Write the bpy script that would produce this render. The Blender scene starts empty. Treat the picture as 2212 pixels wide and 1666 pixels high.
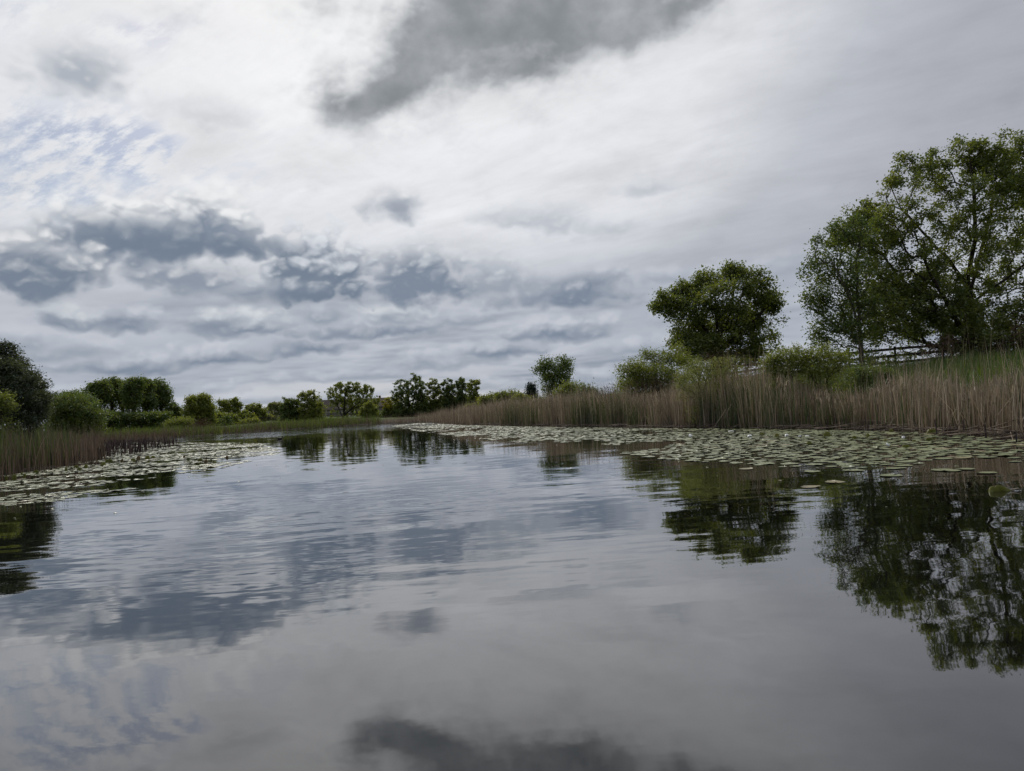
import bpy, math, random
import numpy as np
from mathutils import Vector, Matrix

scene = bpy.context.scene
COL = scene.collection
RNG = np.random.default_rng(7)
random.seed(7)

# ----------------------------------------------------------------- camera
CAM_H = 1.3
FOCAL = 1536.0                 # focal length measured in units of a 2212 wide frame
ROLL = math.radians(3.4)
PITCH = math.radians(1.75)
cam_data = bpy.data.cameras.new("camera")
cam_data.sensor_width = 36.0
cam_data.lens = 36.0 * FOCAL / 2212.0
cam_data.clip_start = 0.05
cam_data.clip_end = 6000
cam = bpy.data.objects.new("camera", cam_data)
COL.objects.link(cam)
fwd = Vector((0, math.cos(PITCH), math.sin(PITCH)))
up0 = Vector((0, -math.sin(PITCH), math.cos(PITCH)))
right0 = Vector((1, 0, 0))
up = up0 * math.cos(ROLL) + right0 * math.sin(ROLL)
right = right0 * math.cos(ROLL) - up0 * math.sin(ROLL)
M = Matrix((right, up, -fwd)).transposed().to_4x4()
M.translation = Vector((0, 0, CAM_H))
cam.matrix_world = M
scene.camera = cam


def ray(px, py):
    """direction seen at a point of the photograph (2212 x 1666 grid)"""
    return (right * (px - 1106) + up * (833 - py) + fwd * FOCAL).normalized()


def azel(px, py):
    d = ray(px, py)
    return math.degrees(math.atan2(d.x, d.y)), math.degrees(math.asin(d.z))


def at(px, py, dist):
    """world point on that ray at forward distance dist (metres along +Y)"""
    d = ray(px, py)
    return Vector((0, 0, CAM_H)) + d * (dist / d.y)


def on_water(px, py):
    d = ray(px, py)
    return Vector((0, 0, CAM_H)) + d * (CAM_H / -d.z)


# ----------------------------------------------------------------- render settings
scene.view_settings.view_transform = 'Standard'
scene.view_settings.look = 'None'
scene.view_settings.exposure = 0.0
scene.view_settings.gamma = 1.0
scene.view_settings.use_curve_mapping = False
cy = scene.cycles
cy.max_bounces = 6
cy.diffuse_bounces = 2
cy.glossy_bounces = 3
cy.transmission_bounces = 3
cy.transparent_max_bounces = 6
cy.caustics_reflective = False
cy.caustics_refractive = False
cy.use_denoising = True
cy.denoiser = 'OPENIMAGEDENOISE'
cy.use_adaptive_sampling = True
cy.adaptive_threshold = 0.01

# ----------------------------------------------------------------- sun
SUN_AZ, SUN_EL = math.radians(-14), math.radians(44)
S = Vector((math.sin(SUN_AZ) * math.cos(SUN_EL), math.cos(SUN_AZ) * math.cos(SUN_EL), math.sin(SUN_EL)))
sd = bpy.data.lights.new("sun", 'SUN')
sd.energy = 2.4
sd.angle = math.radians(6)
sd.color = (1.0, 0.95, 0.87)
sun = bpy.data.objects.new("sun", sd)
COL.objects.link(sun)
sun.rotation_euler = (-S).to_track_quat('-Z', 'Y').to_euler()
sun.location = (0, 0, 60)


# ----------------------------------------------------------------- node helper
class NT:
    def __init__(self, tree):
        self.t = tree

    def n(self, kind, **kw):
        nd = self.t.nodes.new(kind)
        for k, v in kw.items():
            setattr(nd, k, v)
        return nd

    def put(self, sock, v):
        if v is None:
            return
        if isinstance(v, bpy.types.NodeSocket):
            self.t.links.new(v, sock)
        else:
            if sock.type == 'RGBA' and len(v) == 3:
                v = (*v, 1)
            sock.default_value = v

    def m(self, op, a, b=None, c=None, clamp=False):
        nd = self.n('ShaderNodeMath', operation=op, use_clamp=clamp)
        for i, v in enumerate((a, b, c)):
            self.put(nd.inputs[i], v)
        return nd.outputs[0]

    def v(self, op, a, b=None, out=0):
        nd = self.n('ShaderNodeVectorMath', operation=op)
        self.put(nd.inputs[0], a)
        if op == 'SCALE':
            self.put(nd.inputs['Scale'], b)
        else:
            self.put(nd.inputs[1], b)
        return nd.outputs['Value'] if op in ('LENGTH', 'DOT_PRODUCT', 'DISTANCE') else nd.outputs[0]

    def comb(self, x, y, z):
        nd = self.n('ShaderNodeCombineXYZ')
        for i, v in enumerate((x, y, z)):
            self.put(nd.inputs[i], v)
        return nd.outputs[0]

    def sep(self, v):
        nd = self.n('ShaderNodeSeparateXYZ')
        self.put(nd.inputs[0], v)
        return nd.outputs

    def noise(self, vec, scale, detail=4, rough=0.5, dist=0.0, lac=2.0, kind='FBM', color=False, dim='3D'):
        nd = self.n('ShaderNodeTexNoise')
        nd.noise_type = kind
        nd.noise_dimensions = dim
        self.put(nd.inputs['Vector'], vec)
        self.put(nd.inputs['Scale'], scale)
        self.put(nd.inputs['Detail'], detail)
        self.put(nd.inputs['Roughness'], rough)
        self.put(nd.inputs['Lacunarity'], lac)
        self.put(nd.inputs['Distortion'], dist)
        return nd.outputs['Color'] if color else nd.outputs[0]

    def vor(self, vec, scale, feature='SMOOTH_F1', smooth=0.4, rnd=1.0, detail=0.0, dim='3D'):
        nd = self.n('ShaderNodeTexVoronoi', feature=feature, voronoi_dimensions=dim)
        self.put(nd.inputs['Vector'], vec)
        self.put(nd.inputs['Scale'], scale)
        if 'Smoothness' in nd.inputs and feature == 'SMOOTH_F1':
            self.put(nd.inputs['Smoothness'], smooth)
        self.put(nd.inputs['Randomness'], rnd)
        self.put(nd.inputs['Detail'], detail)
        return nd.outputs['Distance']

    def rng(self, x, a, b, c=0.0, d=1.0, kind='SMOOTHSTEP'):
        nd = self.n('ShaderNodeMapRange', interpolation_type=kind, clamp=True)
        self.put(nd.inputs[0], x)
        for i, v in enumerate((a, b, c, d)):
            self.put(nd.inputs[i + 1], v)
        return nd.outputs[0]

    def mix(self, f, a, b, blend='MIX'):
        nd = self.n('ShaderNodeMix', data_type='RGBA', blend_type=blend)
        self.put(nd.inputs[0], f)
        self.put(nd.inputs[6], a)
        self.put(nd.inputs[7], b)
        return nd.outputs[2]

    def ramp(self, f, stops, interp='LINEAR'):
        nd = self.n('ShaderNodeValToRGB')
        cr = nd.color_ramp
        cr.interpolation = interp
        while len(cr.elements) < len(stops):
            cr.elements.new(0.5)
        for e, (p, c) in zip(cr.elements, stops):
            e.position = p
            e.color = (*c, 1) if not isinstance(c, (int, float)) else (c, c, c, 1)
        self.put(nd.inputs[0], f)
        return nd.outputs[0]


# ----------------------------------------------------------------- world: broken overcast
world = bpy.data.worlds.new("World")
scene.world = world
world.use_nodes = True
wt = world.node_tree
wt.nodes.clear()
W = NT(wt)
tc = W.n('ShaderNodeTexCoord')
D = tc.outputs['Generated']
Dn = W.v('NORMALIZE', D)
dx, dy, dz = W.sep(Dn)
AZ = W.m('MULTIPLY', W.m('ARCTAN2', dx, dy), 57.29578)
EL = W.m('MULTIPLY', W.m('ARCSINE', dz), 57.29578)

sky = W.n('ShaderNodeTexSky', sky_type='NISHITA')
sky.sun_disc = False
sky.sun_elevation = SUN_EL
sky.sun_rotation = SUN_AZ
sky.altitude = 200
sky.air_density = 1.0
sky.dust_density = 1.5
blue = W.v('SCALE', sky.outputs[0], 0.075)

# flat cloud layer seen from below (the earth's curve keeps it from closing up at the horizon)
zc = W.m('ADD', W.m('ABSOLUTE', dz), 0.13)
PX = W.m('DIVIDE', dx, zc)
PY = W.m('DIVIDE', dy, zc)
P = W.comb(PX, PY, 0.0)


def wn(v, s, d, r, dist=0.0, color=False):
    return W.noise(v, s, d, r, dist, color=color, dim='2D')


# thin high sheet, brightest round the hidden sun
big = wn(P, 0.6, 4, 0.5)
ang = W.m('MULTIPLY', W.m('ARCCOSINE', W.v('DOT_PRODUCT', Dn, tuple(S))), 57.29578)
angn = W.m('ADD', ang, W.m('MULTIPLY', W.m('SUBTRACT', big, 0.5), 16.0))
base = W.ramp(W.m('DIVIDE', angn, 90.0), [(0.0, (1.0, 0.99, 0.97)), (0.24, (0.88, 0.885, 0.90)), (0.35, (0.74, 0.755, 0.79)),
                                         (0.43, (0.51, 0.53, 0.58)), (0.51, (0.41, 0.425, 0.475)), (0.80, (0.345, 0.365, 0.42)), (1.0, (0.34, 0.36, 0.41))])
# streaky fine texture of the sheet
rotp = W.n('ShaderNodeVectorRotate', rotation_type='Z_AXIS')
W.put(rotp.inputs['Vector'], P)
rotp.inputs['Angle'].default_value = math.radians(32)
PS = W.v('MULTIPLY', rotp.outputs[0], (1.0, 2.6, 1.0))
streak = wn(PS, 1.9, 6, 0.62, 0.15)
fine = wn(P, 2.2, 6, 0.56, 0.2)
base = W.mix(1.0, base, W.ramp(streak, [(0.25, 0.91), (0.55, 1.0), (0.75, 1.05)]), 'MULTIPLY')
base = W.mix(0.8, base, W.ramp(fine, [(0.25, 0.84), (0.5, 1.0), (0.75, 1.08)]), 'MULTIPLY')


def ell(px, py, rx, ry, soft=1.0, rot=0.0):
    """soft bump of cloud, rot in degrees (positive lifts the right end)"""
    a0, e0 = azel(px, py)
    k = math.degrees(1 / FOCAL)
    c, s_ = math.cos(math.radians(rot)), math.sin(math.radians(rot))
    du = W.m('SUBTRACT', AZ, a0)
    dv = W.m('SUBTRACT', EL, e0)
    u = W.m('MULTIPLY_ADD', du, c / (rx * k), W.m('MULTIPLY', dv, s_ / (rx * k)))
    w = W.m('MULTIPLY_ADD', dv, c / (ry * k), W.m('MULTIPLY', du, -s_ / (ry * k)))
    r2 = W.m('ADD', W.m('MULTIPLY', u, u), W.m('MULTIPLY', w, w))
    return W.m('EXPONENT', W.m('MULTIPLY', r2, -soft))


def add(*xs):
    o = xs[0]
    for x in xs[1:]:
        o = W.m('ADD', o, x)
    return o


# blue showing through the sheet on the left
bl = add(ell(130, 320, 330, 62), ell(380, 315, 190, 46), ell(240, 30, 200, 60), W.m('MULTIPLY', ell(60, 410, 220, 40), 0.8))
sf = wn(PS, 7.5, 5, 0.62, 0.0)
bl = W.m('MULTIPLY', bl, W.rng(W.m('ADD', W.m('MULTIPLY', sf, 0.6), W.m('MULTIPLY', streak, 0.4)), 0.40, 0.62))
bl = W.m('MULTIPLY', bl, W.rng(fine, 0.30, 0.55))
bl = W.m('MULTIPLY', bl, 1.0, clamp=True)
col = W.mix(bl, base, blue)

# grey deck thickening towards the horizon, with its rows of stratocumulus
lowP = W.v('MULTIPLY', P, (0.75, 1.0, 1.0))
strat = wn(lowP, 1.1, 4, 0.5, 0.0)
stratUp = wn(W.v('ADD', lowP, (-0.01, 0.09, 0.0)), 1.1, 4, 0.5, 0.0)
deck = W.mix(W.rng(big, 0.35, 0.65), (0.42, 0.46, 0.53), (0.56, 0.59, 0.65))
col = W.mix(W.m('MULTIPLY', W.rng(EL, 16.0, 5.0), 0.85), col, deck)
lowmask = W.rng(EL, 13.0, 7.0)
dens = W.rng(strat, 0.40, 0.68)
lit = W.rng(W.m('SUBTRACT', stratUp, strat), -0.12, 0.14)      # far edge brighter than the flat belly
scol = W.mix(lit, (0.225, 0.265, 0.335), (0.44, 0.475, 0.54))
col = W.mix(W.m('MULTIPLY', W.m('MULTIPLY', dens, lowmask), 0.7), col, scol)
# thinner, warmer band just over the horizon
hor = W.m('MULTIPLY', W.rng(EL, 4.0, 1.0), W.rng(AZ, -28, -12))
hor = W.m('MULTIPLY', hor, W.rng(AZ, 10, -8))
col = W.mix(W.m('MULTIPLY', hor, W.rng(strat, 0.60, 0.42, 0.1, 0.75)), col, (0.60, 0.595, 0.60))

# ---- cumulus
q = W.comb(W.m('MULTIPLY', AZ, 0.1), W.m('MULTIPLY', EL, 0.135), 0.0)
wA = wn(q, 1.9, 5, 0.5, color=True)
wB = wn(W.v('ADD', q, (7.3, 1.1, 0.0)), 4.2, 4, 0.5, color=True)
qv = W.v('ADD', q, W.v('SCALE', wB, 0.12))
puff = W.m('SUBTRACT', 1.0, W.vor(qv, 4.6, smooth=0.5, detail=1.6, dim='2D'))
puffUp = W.m('SUBTRACT', 1.0, W.vor(W.v('ADD', qv, (-0.012, 0.036, 0.0)), 4.6, smooth=0.5, detail=1.6, dim='2D'))
crag = W.m('SUBTRACT', puff, puffUp)      # >0 where a lobe faces up to the light
axw, ayw, _z = W.sep(wA)
bxw, byw, _z2 = W.sep(wB)
axw = W.m('SUBTRACT', axw, 0.5)
ayw = W.m('SUBTRACT', ayw, 0.5)
bxw = W.m('SUBTRACT', bxw, 0.5)
byw = W.m('SUBTRACT', byw, 0.5)

grp = bpy.data.node_groups.new("cumulus", 'ShaderNodeTree')
gi = grp.interface
for nm in ("Az", "El", "WarpX", "WarpY", "A0", "E0", "RX", "RY", "Puff", "Soft"):
    gi.new_socket(nm, in_out='INPUT', socket_type='NodeSocketFloat')
gi.new_socket("Mask", in_out='OUTPUT', socket_type='NodeSocketFloat')
gi.new_socket("Height", in_out='OUTPUT', socket_type='NodeSocketFloat')
G = NT(grp)
gin = G.n('NodeGroupInput').outputs
gout = G.n('NodeGroupOutput').inputs
u = G.m('ADD', G.m('DIVIDE', G.m('SUBTRACT', gin['Az'], gin['A0']), gin['RX']), gin['WarpX'])
vv = G.m('DIVIDE', G.m('SUBTRACT', gin['El'], gin['E0']), gin['RY'])
upw = G.rng(vv, -0.7, 0.5, 0.22, 1.0)                         # crowns billow, bases stay level
v_w = G.m('ADD', vv, G.m('MULTIPLY', gin['WarpY'], upw))
below = G.m('MULTIPLY', G.m('MINIMUM', v_w, 0.0), 1.7)
v2 = G.m('ADD', G.m('MAXIMUM', v_w, 0.0), below)
r = G.m('SQRT', G.m('ADD', G.m('MULTIPLY', u, u), G.m('MULTIPLY', v2, v2)))
r = G.m('SUBTRACT', r, G.m('MULTIPLY', G.m('SUBTRACT', gin['Puff'], 0.55), 0.75))
mk = G.rng(r, G.m('ADD', 1.0, gin['Soft']), G.m('SUBTRACT', 0.95, gin['Soft']))
grp.links.new(mk, gout['Mask'])
grp.links.new(v_w, gout['Height'])


def cumulus(col, px, py, rx, ry, dark, bright, op=0.9, soft=0.22, small=False, warp=1.3, lift=0.0, cragk=1.6):
    a0, e0 = azel(px, py)
    k = math.degrees(1 / FOCAL)
    nd = wt.nodes.new('ShaderNodeGroup')
    nd.node_tree = grp
    W.put(nd.inputs['Az'], AZ)
    W.put(nd.inputs['El'], EL)
    W.put(nd.inputs['WarpX'], W.m('MULTIPLY', bxw if small else axw, warp))
    W.put(nd.inputs['WarpY'], W.m('MULTIPLY', byw if small else ayw, warp * 1.1))
    nd.inputs['A0'].default_value = a0
    nd.inputs['E0'].default_value = e0
    nd.inputs['RX'].default_value = rx * k * (0.95 if small else 1.05)
    nd.inputs['RY'].default_value = ry * k * (1.0 if small else 1.15)
    W.put(nd.inputs['Puff'], puff)
    nd.inputs['Soft'].default_value = soft
    h = W.m('ADD', nd.outputs['Height'], W.m('MULTIPLY', crag, cragk * 0.55))
    h = W.m('ADD', h, W.m('MULTIPLY', W.m('SUBTRACT', puff, 0.62), 0.55 if small else 0.95))
    h = W.m('ADD', h, W.m('MULTIPLY', byw, 0.22))
    c = W.mix(W.rng(h, -0.55 + lift, 0.80 + lift), dark, bright)
    return W.mix(W.m('MULTIPLY', nd.outputs['Mask'], op), col, c)


DK = (0.17, 0.215, 0.285)
DK2 = (0.195, 0.24, 0.315)
GR = (0.275, 0.32, 0.39)
BR = (0.78, 0.79, 0.81)
BR2 = (0.66, 0.69, 0.73)
BR3 = (0.55, 0.58, 0.64)
# far rows first
for (px, py, rx, ry, dk, br, op) in [
        (520, 868, 260, 16, GR, BR3, .6), (1000, 838, 330, 20, GR, BR3, .5), (250, 850, 260, 20, GR, BR3, .55), (760, 815, 240, 18, GR, BR3, .5), (1290, 815, 150, 26, GR, BR3, .55),
        (290, 790, 150, 34, DK2, BR3, .85), (480, 772, 110, 36, DK2, BR3, .8), (665, 750, 120, 34, DK2, BR3, .9), (150, 760, 120, 32, GR, BR3, .7),
        (960, 780, 150, 38, GR, BR3, .6), (1090, 757, 120, 30, DK2, BR3, .85), (1210, 718, 170, 42, DK2, BR3, .8), (1390, 750, 150, 26, GR, BR3, .6),
        (800, 715, 200, 34, DK2, BR3, .9), (705, 680, 70, 42, GR, BR3, .75), (860, 685, 90, 30, GR, BR2, .7), (1010, 690, 110, 28, GR, BR3, .5),
        (505, 705, 130, 42, DK2, BR2, .85), (262, 695, 80, 40, DK2, BR3, .9), (138, 690, 60, 42, DK2, BR2, .8), (50, 740, 90, 30, GR, BR3, .6),
        (1470, 600, 140, 30, GR, BR3, .5), (1560, 680, 220, 26, GR, BR3, .4), (1830, 560, 260, 40, GR, BR3, .3)]:
    col = cumulus(col, px, py, rx, ry, dk, br, op=min(0.97, op * 1.25), small=True, soft=0.36, warp=0.45, cragk=0.6, lift=-0.12)
# main band
for (px, py, rx, ry, dk, br, op, soft, lift, ck) in [
        (1250, 632, 130, 50, DK2, BR3, .95, .45, .25, .6), (1165, 650, 110, 26, DK2, BR3, .6, .5, .2, .6), (1070, 612, 85, 66, GR, BR2, .8, .45, .2, 1.0), (900, 612, 112, 80, DK2, BR2, .95, .32, .30, 1.2),
        (680, 596, 118, 104, DK, (0.72, 0.75, 0.80), .97, .16, .06, 1.7), (640, 640, 120, 26, DK, (0.30, 0.345, 0.42), .7, .5, .3, .4), (520, 628, 150, 24, DK2, BR2, .5, .5, 0, .6),
        (395, 600, 115, 44, DK2, BR, .8, .4, .05, 1.0), (315, 562, 60, 26, GR, BR, .6, .5, 0, 1),
        (240, 510, 130, 88, DK2, (0.84, 0.85, 0.86), .95, .32, -.05, .9), (440, 510, 130, 96, DK2, (0.86, 0.87, 0.88), .95, .32, -.05, 1.0), (350, 532, 235, 44, DK, (0.36, 0.40, 0.46), .92, .42, .45, 0.4),
        (75, 596, 115, 78, DK, BR, .95, .32, .22, 0.9),
        (850, 450, 62, 44, DK2, BR, .75, .55, .3, 1), (1185, 480, 80, 44, GR, BR2, .5, .55, .1, 1), (1395, 410, 60, 24, GR, BR2, .4, .55, 0, 1), (1310, 495, 70, 30, GR, BR2, .35, .55, 0, 1),
        (1080, 470, 70, 30, GR, BR2, .35, .55, 0, 1), (170, 160, 80, 56, GR, BR, .7, .65, .35, .8), (450, 240, 110, 40, (0.55, 0.56, 0.6), BR, .5, .6, 0, 1)]:
    col = cumulus(col, px, py, rx, ry, dk, br, op=op, soft=soft, lift=lift, warp=0.30 if px in (680, 240, 440, 350, 900, 75) else 0.5, cragk=ck)

# the dark slab overhead
slab = add(ell(930, 125, 190, 88, rot=33), ell(790, 225, 115, 36, rot=22), W.m('MULTIPLY', ell(1120, 25, 250, 85), 0.8), W.m('MULTIPLY', ell(1330, 55, 190, 60, rot=8), 0.65), W.m('MULTIPLY', ell(1460, 25, 130, 45), 0.55),
           W.m('MULTIPLY', ell(1200, 125, 210, 48, rot=6), 0.72), W.m('MULTIPLY', ell(700, 200, 40, 50), 0.55), ell(1050, -190, 480, 190))
slab = W.m('SUBTRACT', slab, W.m('MULTIPLY', ell(1170, 100, 90, 28), 0.45))
slab = W.m('ADD', slab, W.m('MULTIPLY', axw, 1.25))
slab = W.m('ADD', slab, W.m('MULTIPLY', byw, 0.35))
slab = W.m('ADD', slab, W.m('MULTIPLY', crag, 0.3))
slabm = W.rng(slab, 0.02, 1.30)
slabv = W.m('ADD', W.m('MULTIPLY', bxw, 0.25), W.m('MULTIPLY', ayw, 2.0))
slabc = W.mix(W.rng(W.m('ADD', W.m('MINIMUM', slab, 1.3), slabv), 0.2, 1.85), (0.50, 0.52, 0.55), (0.215, 0.235, 0.255))
col = W.mix(W.m('MULTIPLY', slabm, 0.97), col, slabc)

# below the horizon: dull land colour (never seen directly)
col = W.mix(W.rng(EL, -1.0, -3.0), col, (0.12, 0.12, 0.10))
bg = W.n('ShaderNodeBackground')
W.put(bg.inputs['Color'], col)
bg.inputs['Strength'].default_value = 1.0
wo = W.n('ShaderNodeOutputWorld')
wt.links.new(bg.outputs[0], wo.inputs['Surface'])
world.cycles.sampling_method = 'MANUAL'
world.cycles.sample_map_resolution = 512


# ================================================================= helpers
def mk_mesh(name, verts, faces, mat=None, tint=None, smooth=False):
    """fast mesh from arrays; faces is (n,3) or (n,4), or a list of such arrays"""
    me = bpy.data.meshes.new(name)
    verts = np.ascontiguousarray(verts, dtype=np.float32)
    fl = faces if isinstance(faces, list) else [faces]
    fl = [np.asarray(f, dtype=np.int32) for f in fl if len(f)]
    me.vertices.add(len(verts))
    me.vertices.foreach_set("co", verts.ravel())
    loops = np.concatenate([f.ravel() for f in fl])
    sizes = np.concatenate([np.full(len(f), f.shape[1], np.int32) for f in fl])
    starts = np.concatenate([[0], np.cumsum(sizes)[:-1]]).astype(np.int32)
    me.loops.add(len(loops))
    me.loops.foreach_set("vertex_index", loops)
    me.polygons.add(len(sizes))
    me.polygons.foreach_set("loop_start", starts)
    me.polygons.foreach_set("use_smooth", np.full(len(sizes), smooth, dtype=bool))
    if tint is not None:
        a = me.attributes.new("tint", 'FLOAT', 'POINT')
        a.data.foreach_set("value", np.asarray(tint, dtype=np.float32))
    me.update(calc_edges=True)
    if mat:
        me.materials.append(mat)
    return me


def link(name, me, parent=None, loc=(0, 0, 0)):
    o = bpy.data.objects.new(name, me)
    COL.objects.link(o)
    o.location = loc
    if parent is not None:
        o.parent = parent
    return o


def tag(o, label=None, cat=None, group=None, kind=None):
    if label:
        o['label'] = label
    if cat:
        o['category'] = cat
    if group:
        o['group'] = group
    if kind:
        o['kind'] = kind
    return o


def empty(name, loc, label, cat, group=None, rz=0.0):
    o = bpy.data.objects.new(name, None)
    COL.objects.link(o)
    o.empty_display_size = 0.2
    o.location = loc
    o.rotation_euler = (0, 0, rz)
    return tag(o, label, cat, group)


class MB:
    """collects boxes and tubes into one mesh"""
    def __init__(self):
        self.v, self.q, self.t, self.n = [], [], [], 0

    def add(self, v, q=None, t=None):
        v = np.asarray(v, float)
        if q is not None:
            self.q.append(np.asarray(q, int) + self.n)
        if t is not None:
            self.t.append(np.asarray(t, int) + self.n)
        self.v.append(v)
        self.n += len(v)

    def box(self, c, s, rz=0.0):
        c = np.asarray(c, float)
        h = np.asarray(s, float) / 2
        p = np.array([[x, y, z] for x in (-1, 1) for y in (-1, 1) for z in (-1, 1)]) * h
        ca, sa = math.cos(rz), math.sin(rz)
        p = p @ np.array([[ca, sa, 0], [-sa, ca, 0], [0, 0, 1]])
        self.add(p + c, q=[[0, 1, 3, 2], [4, 6, 7, 5], [0, 4, 5, 1], [2, 3, 7, 6], [0, 2, 6, 4], [1, 5, 7, 3]])

    def tube(self, pts, rad, k=6):
        pts = np.asarray(pts, float)
        rad = np.broadcast_to(np.asarray(rad, float), (len(pts),))
        rings = []
        for i in range(len(pts)):
            d = pts[min(i + 1, len(pts) - 1)] - pts[max(i - 1, 0)]
            d /= np.linalg.norm(d) + 1e-9
            a = np.cross(d, [0.31, 0.17, 0.93]) if abs(d[2]) < .9 else np.cross(d, [1, 0.1, 0])
            a /= np.linalg.norm(a)
            b = np.cross(d, a)
            th = np.arange(k) * 2 * math.pi / k
            rings.append(pts[i] + rad[i] * (np.cos(th)[:, None] * a + np.sin(th)[:, None] * b))
        v = np.concatenate(rings + [pts[:1], pts[-1:]])
        q = [[i * k + j, i * k + (j + 1) % k, (i + 1) * k + (j + 1) % k, (i + 1) * k + j] for i in range(len(pts) - 1) for j in range(k)]
        n = len(pts) * k
        t = [[n, (j + 1) % k, j] for j in range(k)] + [[n + 1, n - k + j, n - k + (j + 1) % k] for j in range(k)]
        self.add(v, q=q, t=t)

    def mesh(self, name, mat, smooth=False):
        f = []
        if self.q:
            f.append(np.concatenate(self.q))
        if self.t:
            f.append(np.concatenate(self.t))
        return mk_mesh(name, np.concatenate(self.v), f, mat, smooth=smooth)


def new_mat(name):
    m = bpy.data.materials.new(name)
    m.use_nodes = True
    m.node_tree.nodes.clear()
    N = NT(m.node_tree)
    out = N.n('ShaderNodeOutputMaterial')
    return m, N, out


def principled(N, out, col, rough=0.8, spec=0.3, normal=None):
    b = N.n('ShaderNodeBsdfPrincipled')
    N.put(b.inputs['Base Color'], col)
    N.put(b.inputs['Roughness'], rough)
    N.put(b.inputs['Specular IOR Level'], spec)
    if normal is not None:
        N.put(b.inputs['Normal'], normal)
    N.t.links.new(b.outputs[0], out.inputs[0])
    return b


def bump(N, h, dist, strength=1.0):
    b = N.n('ShaderNodeBump')
    N.put(b.inputs['Height'], h)
    b.inputs['Distance'].default_value = dist
    b.inputs['Strength'].default_value = strength
    return b.outputs[0]


def leaf_mat(name, stops, trans=0.4, gloss=0.05, warm=(1.25, 1.15, 0.55), rough=0.4):
    """thin leaf or blade: own colour varies from leaf to leaf, light shines through"""
    m, N, out = new_mat(name)
    at_ = N.n('ShaderNodeAttribute', attribute_name='tint')
    c = N.ramp(at_.outputs['Fac'], stops)
    d = N.n('ShaderNodeBsdfDiffuse')
    N.put(d.inputs[0], c)
    t = N.n('ShaderNodeBsdfTranslucent')
    N.put(t.inputs[0], N.mix(1.0, c, warm, 'MULTIPLY'))
    mx = N.n('ShaderNodeMixShader')
    mx.inputs[0].default_value = trans
    N.t.links.new(d.outputs[0], mx.inputs[1])
    N.t.links.new(t.outputs[0], mx.inputs[2])
    g = N.n('ShaderNodeBsdfGlossy')
    g.inputs['Roughness'].default_value = rough
    g.inputs['Color'].default_value = (0.8, 0.85, 0.9, 1)
    m2 = N.n('ShaderNodeMixShader')
    m2.inputs[0].default_value = gloss
    N.t.links.new(mx.outputs[0], m2.inputs[1])
    N.t.links.new(g.outputs[0], m2.inputs[2])
    N.t.links.new(m2.outputs[0], out.inputs[0])
    return m


def plain_mat(name, c1, c2, scale=6.0, rough=0.85, spec=0.2, stretch=(1, 1, 1), bd=0.0):
    m, N, out = new_mat(name)
    tcn = N.n('ShaderNodeTexCoord')
    p = N.v('MULTIPLY', tcn.outputs['Object'], stretch)
    f = N.noise(p, scale, 5, 0.6)
    c = N.mix(N.rng(f, 0.3, 0.7), c1, c2)
    principled(N, out, c, rough, spec, bump(N, f, bd) if bd else None)
    return m


# ================================================================= lake outline and ground
LAKE = np.array([(-16, -40), (-17, 0), (-18, 15)]
                + [tuple(on_water(*p))[:2] for p in (
                    (-60, 1040), (0, 1025), (60, 1018), (120, 1010), (172, 999), (190, 986), (165, 974), (150, 968), (207, 960), (330, 950), (488, 937), (600, 930), (700, 923), (790, 917.5),
                    (863, 913.5), (905, 911.5), (940, 912.2), (970, 914.3), (1000, 916), (1100, 918.5), (1200, 920), (1300, 921.5), (1400, 922), (1600, 922.5), (1750, 924), (1900, 926), (2050, 931), (2212, 940), (2350, 955))]
                + [(13.4, 8), (13.4, 0), (14, -40)])


def lake_sd(x, y):
    """signed distance to the shore, positive on land"""
    x = np.asarray(x, float)
    y = np.asarray(y, float)
    best = np.full(x.shape, 1e9)
    inside = np.zeros(x.shape, bool)
    n = len(LAKE)
    for i in range(n):
        ax, ay = LAKE[i]
        bx, by = LAKE[(i + 1) % n]
        ex, ey = bx - ax, by - ay
        t = np.clip(((x - ax) * ex + (y - ay) * ey) / (ex * ex + ey * ey), 0, 1)
        best = np.minimum(best, np.hypot(x - ax - t * ex, y - ay - t * ey))
        cross = ((ay > y) != (by > y)) & (x < (bx - ax) * (y - ay) / (by - ay + 1e-12) + ax)
        inside ^= cross
    return np.where(inside, -best, best)


def wob(x, y, s, seed):
    """cheap smooth noise, about -1..1"""
    r = np.random.default_rng(seed)
    o = 0
    for k in range(5):
        a = r.uniform(0, 6.28)
        f = s * r.uniform(0.6, 1.8)
        o = o + np.sin((x * math.cos(a) + y * math.sin(a)) * f + r.uniform(0, 6.28))
    return o / 2.6


def side(y):
    """x that parts the right bank from the left and far ones"""
    return 11 - 0.27 * y


def ground_h(x, y):
    x = np.asarray(x, float)
    y = np.asarray(y, float)
    sd = lake_sd(x, y) + 0.35 * wob(x, y, 0.9, 3) + 0.2 * wob(x, y, 2.6, 4)
    xb = side(y)
    w = np.clip((x - xb + 4) / 8, 0, 1)
    w = w * w * (3 - 2 * w)
    hr = np.interp(sd, [-6, -1, 0, 1.0, 3.0, 6.0, 11.0, 16, 40, 200, 3000], [-1.2, -.3, 0, .10, .38, .95, 1.8, 2.25, 2.35, 2.3, 2.3])
    hr = np.where(hr > 0.3, 0.3 + (hr - 0.3) * np.interp(y, [50, 66, 92], [1, 0.7, 0.12]), hr)
    hl = np.interp(sd, [-6, -1, 0, 1.0, 3.0, 12, 35, 60, 120, 240, 3000], [-1.2, -.3, 0, .10, .3, .6, 0.95, 1.15, 1.7, 2.6, 3.2])
    h = hl * (1 - w) + hr * w
    land = np.clip((sd - 1) / 6, 0, 1)
    return h + land * (0.10 * wob(x, y, 0.35, 5) + 0.05 * wob(x, y, 1.3, 6))


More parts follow.
